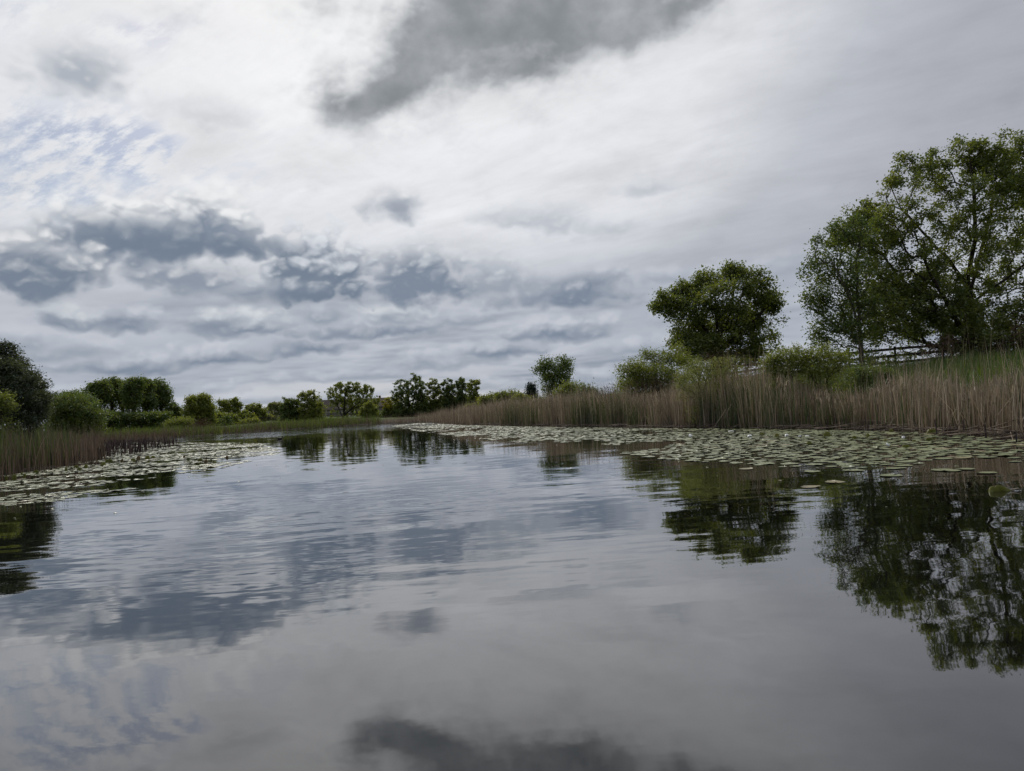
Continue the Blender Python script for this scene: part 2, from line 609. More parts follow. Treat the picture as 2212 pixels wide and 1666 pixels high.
def gz(x, y):
    return float(ground_h(np.array([x]), np.array([y]))[0])


def axis(lo, hi, step, far_lo, far_hi, grow=1.22):
    a = list(np.arange(lo, hi + step, step))
    s, v = step, a[-1]
    while v < far_hi:
        s *= grow
        v += s
        a.append(v)
    s, v, b = step, a[0], []
    while v > far_lo:
        s *= grow
        v -= s
        b.append(v)
    return np.array(b[::-1] + a)


gx = axis(-62, 46, 0.8, -3000, 3000)
gy = axis(-20, 130, 0.9, -800, 4000)
X, Y = np.meshgrid(gx, gy)
Z = ground_h(X.ravel(), Y.ravel())
nx, ny = len(gx), len(gy)
idx = np.arange(nx * ny).reshape(ny, nx)
quads = np.stack([idx[:-1, :-1].ravel(), idx[:-1, 1:].ravel(), idx[1:, 1:].ravel(), idx[1:, :-1].ravel()], 1)

m_ground, N, out = new_mat("ground")
gp = N.n('ShaderNodeNewGeometry').outputs['Position']
n1 = N.noise(gp, 0.35, 5, 0.6)
n2 = N.noise(gp, 6.0, 4, 0.6)
gxyz = N.sep(gp)
grass = N.mix(N.rng(n2, 0.3, 0.7), (0.045, 0.075, 0.020), (0.085, 0.115, 0.035))
dry = N.mix(N.rng(n2, 0.3, 0.7), (0.06, 0.045, 0.03), (0.12, 0.095, 0.065))
gcol = N.mix(N.rng(n1, 0.58, 0.72), grass, dry)
wetz = N.m('ADD', gxyz[2], N.m('MULTIPLY', N.m('SUBTRACT', n1, 0.5), 0.5))
gcol = N.mix(N.rng(wetz, 0.75, 0.25), gcol, N.mix(n2, (0.018, 0.013, 0.010), (0.05, 0.038, 0.028)))
principled(N, out, gcol, 0.95, 0.1, bump(N, n2, 0.08))
ground = link("ground", mk_mesh("ground", np.stack([X.ravel(), Y.ravel(), Z], 1), quads, m_ground, smooth=True))
tag(ground, kind='structure')

# ================================================================= water
m_water, N, out = new_mat("water")
wp = N.n('ShaderNodeNewGeometry').outputs['Position']
wx, wy, _w = N.sep(wp)


def n2d(v, s, d, r=0.5, color=False):
    return N.noise(v, s, d, r, color=color, dim='2D')


def off(v):
    return N.m('SUBTRACT', v, 0.5)


breath = n2d(N.comb(N.m('MULTIPLY', wx, 0.05), N.m('MULTIPLY', wy, 0.11), 0), 1.0, 2)     # cat's paws of wind
breath2 = n2d(N.comb(N.m('MULTIPLY', wx, 0.16), N.m('MULTIPLY', wy, 0.45), 3.0), 1.0, 2)
rot = N.n('ShaderNodeVectorRotate', rotation_type='Z_AXIS')
N.put(rot.inputs['Vector'], wp)
rot.inputs['Angle'].default_value = math.radians(-4)
rx_, ry_, _r = N.sep(rot.outputs[0])
crest = n2d(N.comb(N.m('MULTIPLY', rx_, 0.6), N.m('MULTIPLY', ry_, 2.9), 0), 1.0, 2, 0.55)
crest2 = n2d(N.comb(N.m('MULTIPLY', rx_, 2.2), N.m('MULTIPLY', ry_, 9.0), 5), 1.0, 2, 0.55)
swell = n2d(N.comb(N.m('MULTIPLY', wx, 0.8), N.m('MULTIPLY', wy, 1.3), 0), 1.0, 2, 0.5, color=True)
sw_r, sw_g, _b = N.sep(swell)
micro = n2d(wp, 11.0, 2, 0.6, color=True)
mi_r, mi_g, _b2 = N.sep(micro)
# ripples are strongest some 4 to 12 m out, and where the breeze touches down far away
mid = N.m('MULTIPLY', N.rng(wy, 3.6, 6.5), N.rng(wy, 17, 9.0, 0.16, 1.0))
band = N.m('MULTIPLY', mid, N.rng(breath2, 0.40, 0.62, 0.25, 1.0))
gust = N.m('MULTIPLY', N.rng(wy, 54, 68), N.rng(wy, 102, 92, 0.1, 1.0))
gust = N.m('MULTIPLY', gust, N.rng(breath, 0.36, 0.5, 0.45, 1.0))
Acrest = N.m('ADD', 0.008, N.m('MULTIPLY', band, 0.068))
Acr2 = N.m('ADD', 0.007, N.m('ADD', N.m('MULTIPLY', band, 0.045), N.m('MULTIPLY', gust, 0.35)))
sy = N.m('MULTIPLY', off(crest), Acrest)
sy = N.m('MULTIPLY_ADD', off(crest2), Acr2, sy)
sy = N.m('MULTIPLY_ADD', off(sw_g), 0.020, sy)
sy = N.m('MULTIPLY_ADD', off(mi_g), N.m('MULTIPLY_ADD', gust, 0.22, 0.004), sy)
sx = N.m('MULTIPLY', off(sw_r), 0.034)
sx = N.m('MULTIPLY_ADD', off(mi_r), N.m('MULTIPLY_ADD', gust, 0.15, 0.004), sx)
nrm = N.v('NORMALIZE', N.comb(sx, sy, 1.0))
lw = N.n('ShaderNodeLayerWeight')
lw.inputs['Blend'].default_value = 0.5
N.put(lw.inputs['Normal'], nrm)
F = N.m('MULTIPLY_ADD', N.m('POWER', lw.outputs['Facing'], 3.2), 0.95, 0.05)
df = N.n('ShaderNodeBsdfDiffuse')
df.inputs[0].default_value = (0.004, 0.004, 0.0035, 1)
gl = N.n('ShaderNodeBsdfGlossy')
gl.inputs['Roughness'].default_value = 0.02
gl.inputs['Color'].default_value = (0.96, 0.96, 0.965, 1)
N.put(gl.inputs['Normal'], nrm)
mx = N.n('ShaderNodeMixShader')
N.put(mx.inputs[0], F)
N.t.links.new(df.outputs[0], mx.inputs[1])
N.t.links.new(gl.outputs[0], mx.inputs[2])
N.t.links.new(mx.outputs[0], out.inputs[0])
wv = np.array([(-140, -120, 0), (140, -120, 0), (140, 330, 0), (-140, 330, 0)], float)
water = link("lake_water", mk_mesh("lake_water", wv, np.array([[0, 1, 2, 3]]), m_water))
tag(water, kind='structure')

# ================================================================= plants: generators
def unit(v):
    return v / (np.linalg.norm(v, axis=-1, keepdims=True) + 1e-9)


def in_lobes(rng, lobes, n, power=0.3, stray=(0.18, 1.20)):
    """n random points in a union of ellipsoids (cx,cy,cz,rx,ry,rz)"""
    L = np.array(lobes)
    w = (L[:, 3] * L[:, 4] * L[:, 5]) ** 0.52
    k = rng.choice(len(L), n, p=w / w.sum())
    d = unit(rng.normal(size=(n, 3)))
    r = rng.random(n) ** power
    far = rng.random(n) < stray[0]
    r[far] *= rng.uniform(0.95, stray[1], far.sum())        # stray shoots break the outline
    return L[k, :3] + d * r[:, None] * L[k, 3:6]


def grow(rng, stems, tips, alpha=0.35, seg=0.5, bow=0.10, rough=0.06, join=0.0):
    """joins every tip to the nearest suitable point of a growing skeleton"""
    pos, par, plen = [], [], []
    for st in stems:
        st = np.asarray(st, float)
        last = -1
        for i in range(len(st)):
            if i == 0:
                if pos:                      # a limb springs from the nearest point of what is already there
                    dd = np.linalg.norm(np.array(pos) - st[0], axis=1)
                    if dd.min() < join:
                        last = int(np.argmin(dd))
                        continue
                pos.append(st[0]); par.append(-1); plen.append(0.0)
                last = len(pos) - 1
                continue
            m = max(1, int(np.linalg.norm(st[i] - st[i - 1]) / seg))
            a = pos[last].copy()
            for j in range(1, m + 1):
                p = a + (st[i] - a) * j / m + (rng.normal(size=3) * rough * seg if j < m else 0)
                pos.append(p); par.append(last)
                plen.append(plen[last] + np.linalg.norm(p - pos[last]))
                last = len(pos) - 1
    cap = len(pos) + len(tips) * 40 + 10
    P = np.zeros((cap, 3)); P[:len(pos)] = pos
    PL = np.zeros(cap); PL[:len(pos)] = plen
    PA = list(par)
    n = len(pos)
    n0 = n
    d0 = np.min(np.linalg.norm(tips[:, None, :] - P[None, :n, :], axis=2), axis=1)
    tipn = []
    for t in tips[np.argsort(d0)]:
        dv = t - P[:n]
        d = np.sqrt((dv * dv).sum(1))
        cost = d + alpha * PL[:n] + 0.8 * np.maximum(0, -dv[:, 2])
        b = int(np.argmin(cost))
        L = d[b]
        m = max(2, min(30, int(L / seg) + 1))
        s = np.arange(1, m + 1) / m
        pts = P[b] + dv[b] * s[:, None]
        pts[:, 2] += bow * L * np.sin(math.pi * s) * (1 if rng.random() < 0.75 else -0.6)
        pts[:-1] += rng.normal(size=(m - 1, 3)) * rough * L
        q = b
        for p in pts:
            P[n] = p
            PA.append(q)
            PL[n] = PL[q] + np.linalg.norm(p - P[q])
            q = n
            n += 1
        tipn.append(q)
    return P[:n], np.array(PA), np.array(tipn), n0


def limbs_mesh(name, P, PA, cnt, r_tip, expo, mat, k=5, r_max=None):
    rad = r_tip * cnt ** expo
    if r_max:
        rad = np.minimum(rad, r_max)
    ch = np.where(PA >= 0)[0]
    a, b = P[PA[ch]], P[ch]
    ra, rb = rad[PA[ch]], rad[ch]
    ra = np.minimum(ra, rb * 1.35)
    d = unit(b - a)
    ref = np.where(np.abs(d[:, 2:3]) < 0.9, np.array([[0.2, 0.1, 0.97]]), np.array([[0.97, 0.2, 0.05]]))
    u = unit(np.cross(d, ref))
    w = np.cross(d, u)
    th = np.arange(k) * 2 * math.pi / k
    ring = np.cos(th)[None, :, None] * u[:, None, :] + np.sin(th)[None, :, None] * w[:, None, :]
    a2 = a - d * (ra * 0.25)[:, None]
    va = a2[:, None, :] + ring * ra[:, None, None]
    vb = b[:, None, :] + ring * rb[:, None, None]
    V = np.concatenate([va, vb], 1).reshape(-1, 3)
    E = len(ch)
    base = (np.arange(E) * 2 * k)[:, None]
    j = np.arange(k)
    q = np.stack([j, (j + 1) % k, (j + 1) % k + k, j + k], 1)
    Q = (base[:, :, None] + q[None]).reshape(-1, 4)
    return mk_mesh(name, V, Q, mat, smooth=True)


def leaves_mesh(name, rng, C, size, mat, up=0.5, aspect=0.6, tint=None, jit=0.3, out_dir=None):
    """one folded four-cornered leaf on every point of C"""
    n = len(C)
    nr = rng.normal(size=(n, 3))
    nr[:, 2] = np.abs(nr[:, 2]) + up
    nr = unit(nr)
    ax = rng.normal(size=(n, 3))
    if out_dir is not None:
        ax = ax + out_dir * 1.6
    ax = unit(ax - nr * (ax * nr).sum(1, keepdims=True))
    bx = np.cross(nr, ax)
    s = size * (1 + jit * rng.normal(size=n)).clip(0.45, 1.8)
    L = s[:, None]
    Wd = L * aspect
    v = np.stack([C - ax * L * .5, C + bx * Wd * .5 + nr * L * .10 - ax * L * .05, C + ax * L * .5 - nr * L * .08, C - bx * Wd * .5 + nr * L * .10 - ax * L * .05], 1).reshape(-1, 3)
    q = np.arange(4 * n).reshape(n, 4)
    if tint is None:
        tint = rng.random(n)
    return mk_mesh(name, v, q, mat, tint=np.repeat(np.clip(tint, 0, 1), 4))


BARK = plain_mat("bark", (0.022, 0.018, 0.014), (0.06, 0.05, 0.042), 9, 0.95, 0.1, (1, 1, .25), 0.02)
BARK_PALE = plain_mat("pale_bark", (0.07, 0.06, 0.05), (0.14, 0.125, 0.105), 9, 0.95, 0.1, (1, 1, .25), 0.02)
TWIG_RED = plain_mat("reddish_twig", (0.05, 0.028, 0.026), (0.10, 0.058, 0.05), 12, 0.9, 0.1)
LEAF = {
    'dark': leaf_mat("leaf_dark_green", [(0, (0.039, 0.062, 0.019)), (.5, (0.074, 0.109, 0.031)), (1, (0.149, 0.175, 0.045))], 0.38),
    'maple': leaf_mat("leaf_maple", [(0, (0.071, 0.104, 0.026)), (.5, (0.140, 0.186, 0.046)), (1, (0.268, 0.289, 0.071))], 0.48),
    'mid': leaf_mat("leaf_mid_green", [(0, (0.062, 0.101, 0.026)), (.5, (0.115, 0.166, 0.044)), (1, (0.201, 0.236, 0.060))], 0.42),
    'light': leaf_mat("leaf_light_green", [(0, (0.105, 0.149, 0.031)), (.5, (0.184, 0.227, 0.049)), (1, (0.297, 0.315, 0.074))], 0.45),
    'bright': leaf_mat("leaf_bright_green", [(0, (0.13, 0.17, 0.035)), (.5, (0.21, 0.25, 0.05)), (1, (0.32, 0.34, 0.085))], 0.45),
    'pale': leaf_mat("leaf_pale_green", [(0, (0.140, 0.175, 0.061)), (.5, (0.219, 0.254, 0.096)), (1, (0.324, 0.333, 0.149))], 0.45),
    'olive': leaf_mat("leaf_grey_olive", [(0, (0.035, 0.050, 0.022)), (.5, (0.075, 0.098, 0.045)), (1, (0.165, 0.185, 0.115))], 0.30, 0.06),
    'yellow': leaf_mat("leaf_yellow", [(0, (0.24, 0.23, 0.03)), (.5, (0.38, 0.35, 0.04)), (1, (0.50, 0.46, 0.08))], 0.35, 0.03, (1.0, 1.05, 0.6)),
    'dead': leaf_mat("leaf_dead_brown", [(0, (0.053, 0.031, 0.021)), (.5, (0.105, 0.065, 0.045)), (1, (0.193, 0.131, 0.088))], 0.2, 0.03),
    'conifer': leaf_mat("needle_dark", [(0, (0.021, 0.039, 0.025)), (.5, (0.039, 0.062, 0.039)), (1, (0.070, 0.096, 0.053))], 0.1, 0.03),
}
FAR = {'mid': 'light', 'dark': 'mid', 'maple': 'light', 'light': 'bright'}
_seed = [100]


def tree(name, label, cat, px, dist, lobes, leaf, n_tips, n_leaves, size, stems=None, n_stems=1, group=None, depth=0.75, bark=None, r_tip=0.012, expo=0.42,
         spread=0.05, alpha=0.35, seg=0.5, up=0.5, base_w=0.3, leaf_jit=0.3, sig=0.35, aspect=0.6, power=0.3, bow=0.10, k=5, crown_name='crown', trunk_name='trunk', skirt=None, join=0.9, fit=None):
    """lobes are read off the photograph (x, y, half width, half height) and turned into metres at the tree's own distance"""
    k_ = 1.0
    if fit is not None:                           # plant sizes were noted for another distance: keep their proportions
        k_ = dist / fit
    size, r_tip, seg, sig, base_w = size * k_, r_tip * k_, seg * k_, sig * k_, base_w * k_
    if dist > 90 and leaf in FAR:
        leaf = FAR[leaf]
    if dist > 90:                                 # far crowns: fuller, of larger leaf sprays
        n_leaves, size, n_tips = int(n_leaves * 2.8), size * 0.86, int(n_tips * 2.0)
        if skirt is None and cat == 'tree':
            skirt = 0.33
    elif cat in ('shrub', 'bush') and leaf != 'dead':
        n_leaves, n_tips = int(n_leaves * 1.6), int(n_tips * 1.3)
    _seed[0] += 1
    rng = np.random.default_rng(_seed[0])
    b = at(px, 900, dist)
    bz = gz(b.x, b.y)
    base = np.array([b.x, b.y, bz])
    sc = dist / FOCAL
    L3 = []
    w_px = max(l[0] + l[2] for l in lobes) - min(l[0] - l[2] for l in lobes)
    half = w_px * sc / 2
    for (lx, ly, rx, ry) in lobes:
        dd = rng.uniform(-1, 1) * depth * max(0.0, half - rx * sc) * min(1.0, rx * sc / (0.30 * half))
        p = at(lx, ly, dist + dd)
        L3.append((p.x - base[0], dd, p.z - bz, rx * sc, min(max(rx, ry) * sc, half) * (0.9 if depth > 0 else 0.5), ry * sc))
    L3 = np.array(L3)
    tips = in_lobes(rng, L3, n_tips, power, (0.34, 1.42) if dist > 90 else (0.18, 1.20))
    if skirt is None:
        skirt = 0.30 if cat in ('shrub', 'bush') else 0.16
    low = rng.random(n_tips) < skirt              # lower branches, down to the ground
    tips[low, 2] *= rng.uniform(0.08, 0.75, low.sum())
    tips[:, 2] = np.maximum(tips[:, 2], 0.1)
    if stems is None:
        top = L3[:, 2].max() * 0.55
        cx = np.average(L3[:, 0], weights=L3[:, 3])
        st = []
        for s in range(n_stems):
            a = rng.uniform(0, 6.28)
            r0 = base_w * rng.random() if n_stems > 1 and 'tree' not in cat else 0
            r1 = half * 0.45 * rng.random() if n_stems > 1 else 0
            st.append([(0, 0, -0.35), (math.cos(a) * r0, math.sin(a) * r0, -0.12), (math.cos(a) * (r0 + r1) * .5 + cx * .3, math.sin(a) * (r0 + r1) * .5, top * .5),
                       (math.cos(a) * r1 + cx, math.sin(a) * r1, top * rng.uniform(.8, 1.1))])
    else:
        st = []
        for poly in stems:
            q = []
            for i, pt in enumerate(poly):
                p = at(pt[0], pt[1], dist)
                q.append((p.x - base[0], pt[2] if len(pt) > 2 else 0.0, p.z - bz))
            q[0] = (q[0][0], q[0][1], min(q[0][2], -0.15) if poly[0][1] > 0 and len(poly) > 1 and poly is stems[0] else q[0][2])
            st.append(q)
    P, PA, tn, n0 = grow(rng, st, tips, alpha, seg, bow, join=join if stems is not None else 0.05)
    cnt = np.zeros(len(P))
    cnt[tn] = 1
    cnt2 = cnt.copy()
    for i in range(len(P) - 1, -1, -1):
        if PA[i] >= 0:
            cnt2[PA[i]] += cnt2[i]
    cnt2 = np.maximum(cnt2, 1)
    root = empty(name, tuple(base), label, cat, group)
    link(trunk_name, limbs_mesh(trunk_name, P, PA, cnt2, r_tip, expo, bark or BARK, k), root)
    if n_leaves:
        tw = np.where((cnt2 <= 2.5) & (np.arange(len(P)) >= n0))[0]
        if len(tw) == 0:
            tw = tn
        wt_ = rng.gamma(4.0, 1.0, len(tn))                # some shoots carry far more leaf than others
        n_tw = int(n_leaves * 0.38)
        pick = np.concatenate([rng.choice(tw, n_tw), rng.choice(tn, n_leaves - n_tw, p=wt_ / wt_.sum())])
        C = P[pick] + rng.normal(size=(n_leaves, 3)) * sig * 0.82 * np.array([1, 1, 0.8])
        C[:, 2] = np.maximum(C[:, 2], 0.05)
        clump = rng.random(len(P))
        tint = 0.55 * rng.random(n_leaves) + 0.45 * clump[pick]
        cr = link(crown_name, leaves_mesh(crown_name, rng, C, size, LEAF[leaf], up, aspect, tint, leaf_jit), root)
        tag(cr, kind='stuff')
    return root


def blades(rng, xy, z0, height, width, lean=0.15, bend=0.25, segs=3, yaw=None, tip=0.25, field=0.0):
    """flat leaves or stalks standing on given points: arrays of vertices and quads"""
    n = len(xy)
    a = rng.uniform(0, 6.28, n)
    ld = np.stack([np.cos(a), np.sin(a)], 1) * (np.abs(rng.normal(size=n)) * lean * height)[:, None]
    if field:                                        # neighbours lean together
        ld = ld + np.stack([wob(xy[:, 0], xy[:, 1], 2.2, 35), 0.5 * wob(xy[:, 0], xy[:, 1], 1.9, 36)], 1) * (field * height)[:, None]
    ya = rng.uniform(0, 3.14, n) if yaw is None else yaw
    wv = np.stack([np.cos(ya), np.sin(ya), np.zeros(n)], 1)
    bd = np.abs(rng.normal(size=n)) * bend
    rings = []
    for i in range(segs + 1):
        s = i / segs
        c = np.zeros((n, 3))
        c[:, :2] = xy + ld * (s ** 1.7)[..., None] if False else xy + ld * s ** 1.7
        c[:, 2] = z0 + height * (s - bd * s ** 3 * 0.5)
        wd = width * (1 - (1 - tip) * s ** 1.5) * 0.5
        rings.append(np.stack([c - wv * wd[:, None], c + wv * wd[:, None]], 1))
    V = np.stack(rings, 1).reshape(-1, 3)
    m = 2 * (segs + 1)
    base = (np.arange(n) * m)[:, None, None]
    q = np.array([[2 * i, 2 * i + 1, 2 * i + 3, 2 * i + 2] for i in range(segs)])[None]
    return V, (base + q).reshape(-1, 4), m


REED_TAN = leaf_mat("dry_reed", [(0, (0.10, 0.078, 0.056)), (.4, (0.235, 0.188, 0.135)), (.8, (0.38, 0.31, 0.225)), (1, (0.58, 0.50, 0.385))], 0.25, 0.03, (1.05, 1.0, 0.9), 0.5)
REED_RED = leaf_mat("dry_reed_reddish", [(0, (0.060, 0.042, 0.031)), (.5, (0.130, 0.096, 0.070)), (1, (0.26, 0.20, 0.15))], 0.25, 0.03, (1.05, 1.0, 0.9), 0.5)
REED_GREEN = leaf_mat("green_reed", [(0, (0.034, 0.056, 0.018)), (.5, (0.062, 0.095, 0.030)), (1, (0.115, 0.145, 0.048))], 0.35, 0.04)
GRASS = leaf_mat("grass_blade", [(0, (0.055, 0.095, 0.020)), (.5, (0.095, 0.145, 0.030)), (1, (0.17, 0.205, 0.055))], 0.4, 0.04)
STUB = leaf_mat("dark_stubble", [(0, (0.020, 0.012, 0.012)), (.6, (0.055, 0.034, 0.032)), (1, (0.12, 0.085, 0.075))], 0.1, 0.03, (1, 1, 1), 0.5)


def scatter(rng, n, box, keep):
    """n random points of a box where keep(x, y) gives a probability"""
    got, tot = [], 0
    for _ in range(60):
        m = max(2000, n * 2)
        x = rng.uniform(box[0], box[1], m)
        y = rng.uniform(box[2], box[3], m)
        ok = rng.random(m) < keep(x, y)
        got.append(np.stack([x[ok], y[ok]], 1))
        tot += ok.sum()
        if tot >= n:
            break
    return np.concatenate(got)[:n]


def reed_bed(name, label, cat, rng, xy, hmean, hvar, width, mat, lean, bend, tip=0.3, clump=0.8, tintbias=0.0, zmin=-0.12, top=None, field=0.0):
    g = ground_h(xy[:, 0], xy[:, 1])
    z0 = np.maximum(g - 0.05, zmin)
    cl = wob(xy[:, 0], xy[:, 1], 1.6, 31) * 0.5 + wob(xy[:, 0], xy[:, 1], 4.2, 32) * 0.5
    h = hmean * (1 + hvar * rng.normal(size=len(xy)) + 0.20 * cl).clip(0.3, 1.7)
    if top is not None:                            # the bed keeps a level top although the bank rises under it
        az_ = np.degrees(np.arctan2(xy[:, 0], xy[:, 1]))
        h = h * np.maximum(0.35, np.interp(az_, top[0], top[1]) - 0.85 * np.maximum(g, 0)) / hmean
    w = width * rng.uniform(0.6, 1.5, len(xy))
    V, Q, m = blades(rng, xy, z0, h, w, lean, bend, 3, tip=tip, field=field)
    t = np.clip(0.45 + tintbias + 0.25 * rng.normal(size=len(xy)) + 0.18 * cl, 0, 1)
    o = link(name, mk_mesh(name, V, Q, mat, tint=np.repeat(t, m)))
    return tag(o, label, cat, kind='stuff')

# ================================================================= buildings and fences (far bank)
BROWN_WOOD = plain_mat("weathered_wood", (0.030, 0.024, 0.020), (0.075, 0.062, 0.052), 8, 0.9, 0.15, (1, 1, 6), 0.01)
ROOF = plain_mat("shingle_roof", (0.050, 0.042, 0.038), (0.095, 0.082, 0.074), 3.0, 0.9, 0.15, (1, 1, 4), 0.03)
SIDING = plain_mat("grey_siding", (0.24, 0.225, 0.20), (0.30, 0.285, 0.26), 2.0, 0.8, 0.2, (0.2, 0.2, 7), 0.01)
SIDING_DARK = plain_mat("tan_siding", (0.16, 0.14, 0.12), (0.21, 0.19, 0.165), 2.0, 0.8, 0.2, (0.2, 0.2, 7), 0.01)
TRIM = plain_mat("white_trim", (0.55, 0.55, 0.54), (0.65, 0.65, 0.64), 3.0, 0.6, 0.3)
BRICK_M = plain_mat("chimney_brick", (0.14, 0.075, 0.055), (0.22, 0.13, 0.10), 9.0, 0.9, 0.1)
GLASS, N, out = new_mat("window_glass")
principled(N, out, (0.02, 0.025, 0.03), 0.05, 0.6)


def gable_house(label, x, y, w, d, eave, rise, rz, wall_m, chimney=True, front_gable=False):
    z = gz(x, y) - 0.1
    root = empty("house", (x, y, z), label, "house", rz=rz)
    b = MB()
    b.box((0, 0, eave / 2), (w, d, eave))
    e = rise * 0.97
    if front_gable:
        for s in (-1, 1):
            b.add([(-w / 2, s * d / 2, eave), (w / 2, s * d / 2, eave), (0, s * d / 2, eave + e)], t=[[0, 1, 2]])
    else:
        for s in (-1, 1):
            b.add([(s * w / 2, -d / 2, eave), (s * w / 2, d / 2, eave), (s * w / 2, 0, eave + e)], t=[[0, 1, 2]])
    link("wall", b.mesh("wall", wall_m), root)
    r = MB()
    th, ov = 0.22, 0.5
    half, length = (w / 2, d + 2 * ov) if front_gable else (d / 2, w + 2 * ov)
    for s in (-1, 1):
        k = (half + ov) / half
        o_, i_ = s * half * k, 0.0
        zo, zi = eave - rise * (k - 1), eave + rise
        pts = []
        for l in (-length / 2, length / 2):
            for (q, zz) in ((o_, zo), (i_, zi), (i_, zi + th), (o_, zo + th)):
                pts.append((q, l, zz) if front_gable else (l, q, zz))
        r.add(pts, q=[[0, 1, 2, 3], [7, 6, 5, 4], [0, 4, 5, 1], [3, 2, 6, 7], [0, 3, 7, 4], [1, 5, 6, 2]])
    roof = link("roof", r.mesh("roof", ROOF), root)
    if chimney:
        c = MB()
        c.box((w * 0.22, d * 0.1, eave + rise * 0.9), (0.8, 0.7, rise * 0.9))
        link("chimney", c.mesh("chimney", BRICK_M), roof)
    wins = [(-w * .32, 1.5), (-w * .05, 1.5), (w * .28, 1.5)]
    for (wx_, wz) in wins:
        p = MB()
        p.box((wx_, -d / 2 - 0.02, wz), (0.95, 0.03, 1.3))
        wn_ = link("window", p.mesh("window", GLASS), root)
        f = MB()
        for (ox, oz, sx_, sz_) in ((-.52, 0, .12, 1.5), (.52, 0, .12, 1.5), (0, .7, .92, .12), (0, -.7, .92, .12), (0, 0, .92, .06)):
            f.box((wx_ + ox, -d / 2 - 0.05, wz + oz), (sx_, 0.06, sz_))
        link("frame", f.mesh("frame", TRIM), wn_)
    dm = MB()
    dm.box((w * .12, -d / 2 - 0.03, 1.05), (0.95, 0.05, 2.1))
    dr = link("door", dm.mesh("door", SIDING_DARK if wall_m is SIDING else TRIM), root)
    hm = MB()
    hm.box((w * .12 + .36, -d / 2 - 0.09, 1.0), (0.06, 0.06, 0.12))
    link("handle", hm.mesh("handle", GLASS), dr)
    return root


pA, pB, pC = at(597, 890, 255), at(715, 885, 270), at(806, 880, 300)
gable_house("small pale gabled house half hidden by shrubs left of the dark bushy tree", pA.x, pA.y, 9, 10, 2.5, 3.6, 0.12, SIDING, False, True)
gable_house("low grey house with a brown shingle roof beside the fan-shaped tree clump", pB.x, pB.y, 15, 9, 2.7, 3.5, -0.1, SIDING, False)
gable_house("dark roofed house mostly hidden behind the fan-shaped tree clump", pC.x, pC.y, 13, 11, 4.6, 3.4, 0.05, SIDING_DARK, True)


def rail_fence(label, pts, post_h, rails, post_w, rail_h, step, group=None):
    """post and rail fence along a path on the ground: each post and each length of rail is a part"""
    P = np.array(pts, float)
    seg = np.hypot(*np.diff(P, axis=0).T)
    L = np.concatenate([[0], np.cumsum(seg)])
    n = int(L[-1] / step) + 1
    s = np.linspace(0, L[-1], n)
    xs, ys = np.interp(s, L, P[:, 0]), np.interp(s, L, P[:, 1])
    zs = ground_h(xs, ys)
    zs = np.convolve(np.pad(zs, 2, mode='edge'), np.ones(5) / 5, 'valid')
    root = empty("fence", (xs[0], ys[0], float(zs[0])), label, "fence", group)
    o = np.array([xs[0], ys[0], zs[0]])
    rr = np.random.default_rng(5)
    for i in range(n):
        b = MB()
        tilt = rr.normal(size=2) * 0.015
        b.tube([(xs[i] - o[0], ys[i] - o[1], zs[i] - o[2] - 0.3), (xs[i] - o[0] + tilt[0], ys[i] - o[1] + tilt[1], zs[i] - o[2] + post_h)], post_w / 2, 8)
        link("post", b.mesh("post", BROWN_WOOD), root)
        if i + 1 < n:
            dx_, dy_ = xs[i + 1] - xs[i], ys[i + 1] - ys[i]
            ln = math.hypot(dx_, dy_)
            nx_, ny_ = -dy_ / ln * (post_w / 2 + .022), dx_ / ln * (post_w / 2 + .022)
            if ny_ > 0:
                nx_, ny_ = -nx_, -ny_
            for rz_ in rails:
                j = rr.normal(size=2) * 0.02
                a = np.array([xs[i] - o[0] + nx_, ys[i] - o[1] + ny_, zs[i] - o[2] + rz_ + j[0]])
                c = np.array([xs[i + 1] - o[0] + nx_, ys[i + 1] - o[1] + ny_, zs[i + 1] - o[2] + rz_ + j[1]])
                d_ = (c - a) / np.linalg.norm(c - a)
                a, c = a + d_ * .004, c - d_ * .004
                sd_ = np.array([-d_[1], d_[0], 0]) / math.hypot(d_[0], d_[1])
                hh = np.array([0, 0, rail_h / 2])
                pts8 = [e + sg * sd_ * 0.018 + u_ * hh for e in (a, c) for (sg, u_) in ((-1, -1), (1, -1), (1, 1), (-1, 1))]
                m = MB()
                m.add(pts8, q=[[0, 1, 2, 3], [7, 6, 5, 4], [0, 4, 5, 1], [1, 5, 6, 2], [2, 6, 7, 3], [3, 7, 4, 0]])
                link("rail", m.mesh("rail", BROWN_WOOD), root)
    return root


rail_fence("dark three-rail wooden fence along the crest of the right bank", [(13.5, 49), (17.5, 43.5), (21.5, 41.0), (26, 39.7), (30, 39.2), (34, 39.5)], 1.30, (0.40, 0.78, 1.16), 0.13, 0.15, 2.4)
rail_fence("brown post and rail fence across the lawn on the far bank", [(-80, 160), (-66, 172), (-50, 180), (-34, 184), (-14, 188)], 1.15, (0.38, 0.72, 1.04), 0.17, 0.15, 3.2)

def nearer(px, d):
    return 118 + (d - 112) * 0.8 if px < 600 else 130 + (d - 232) * 0.3


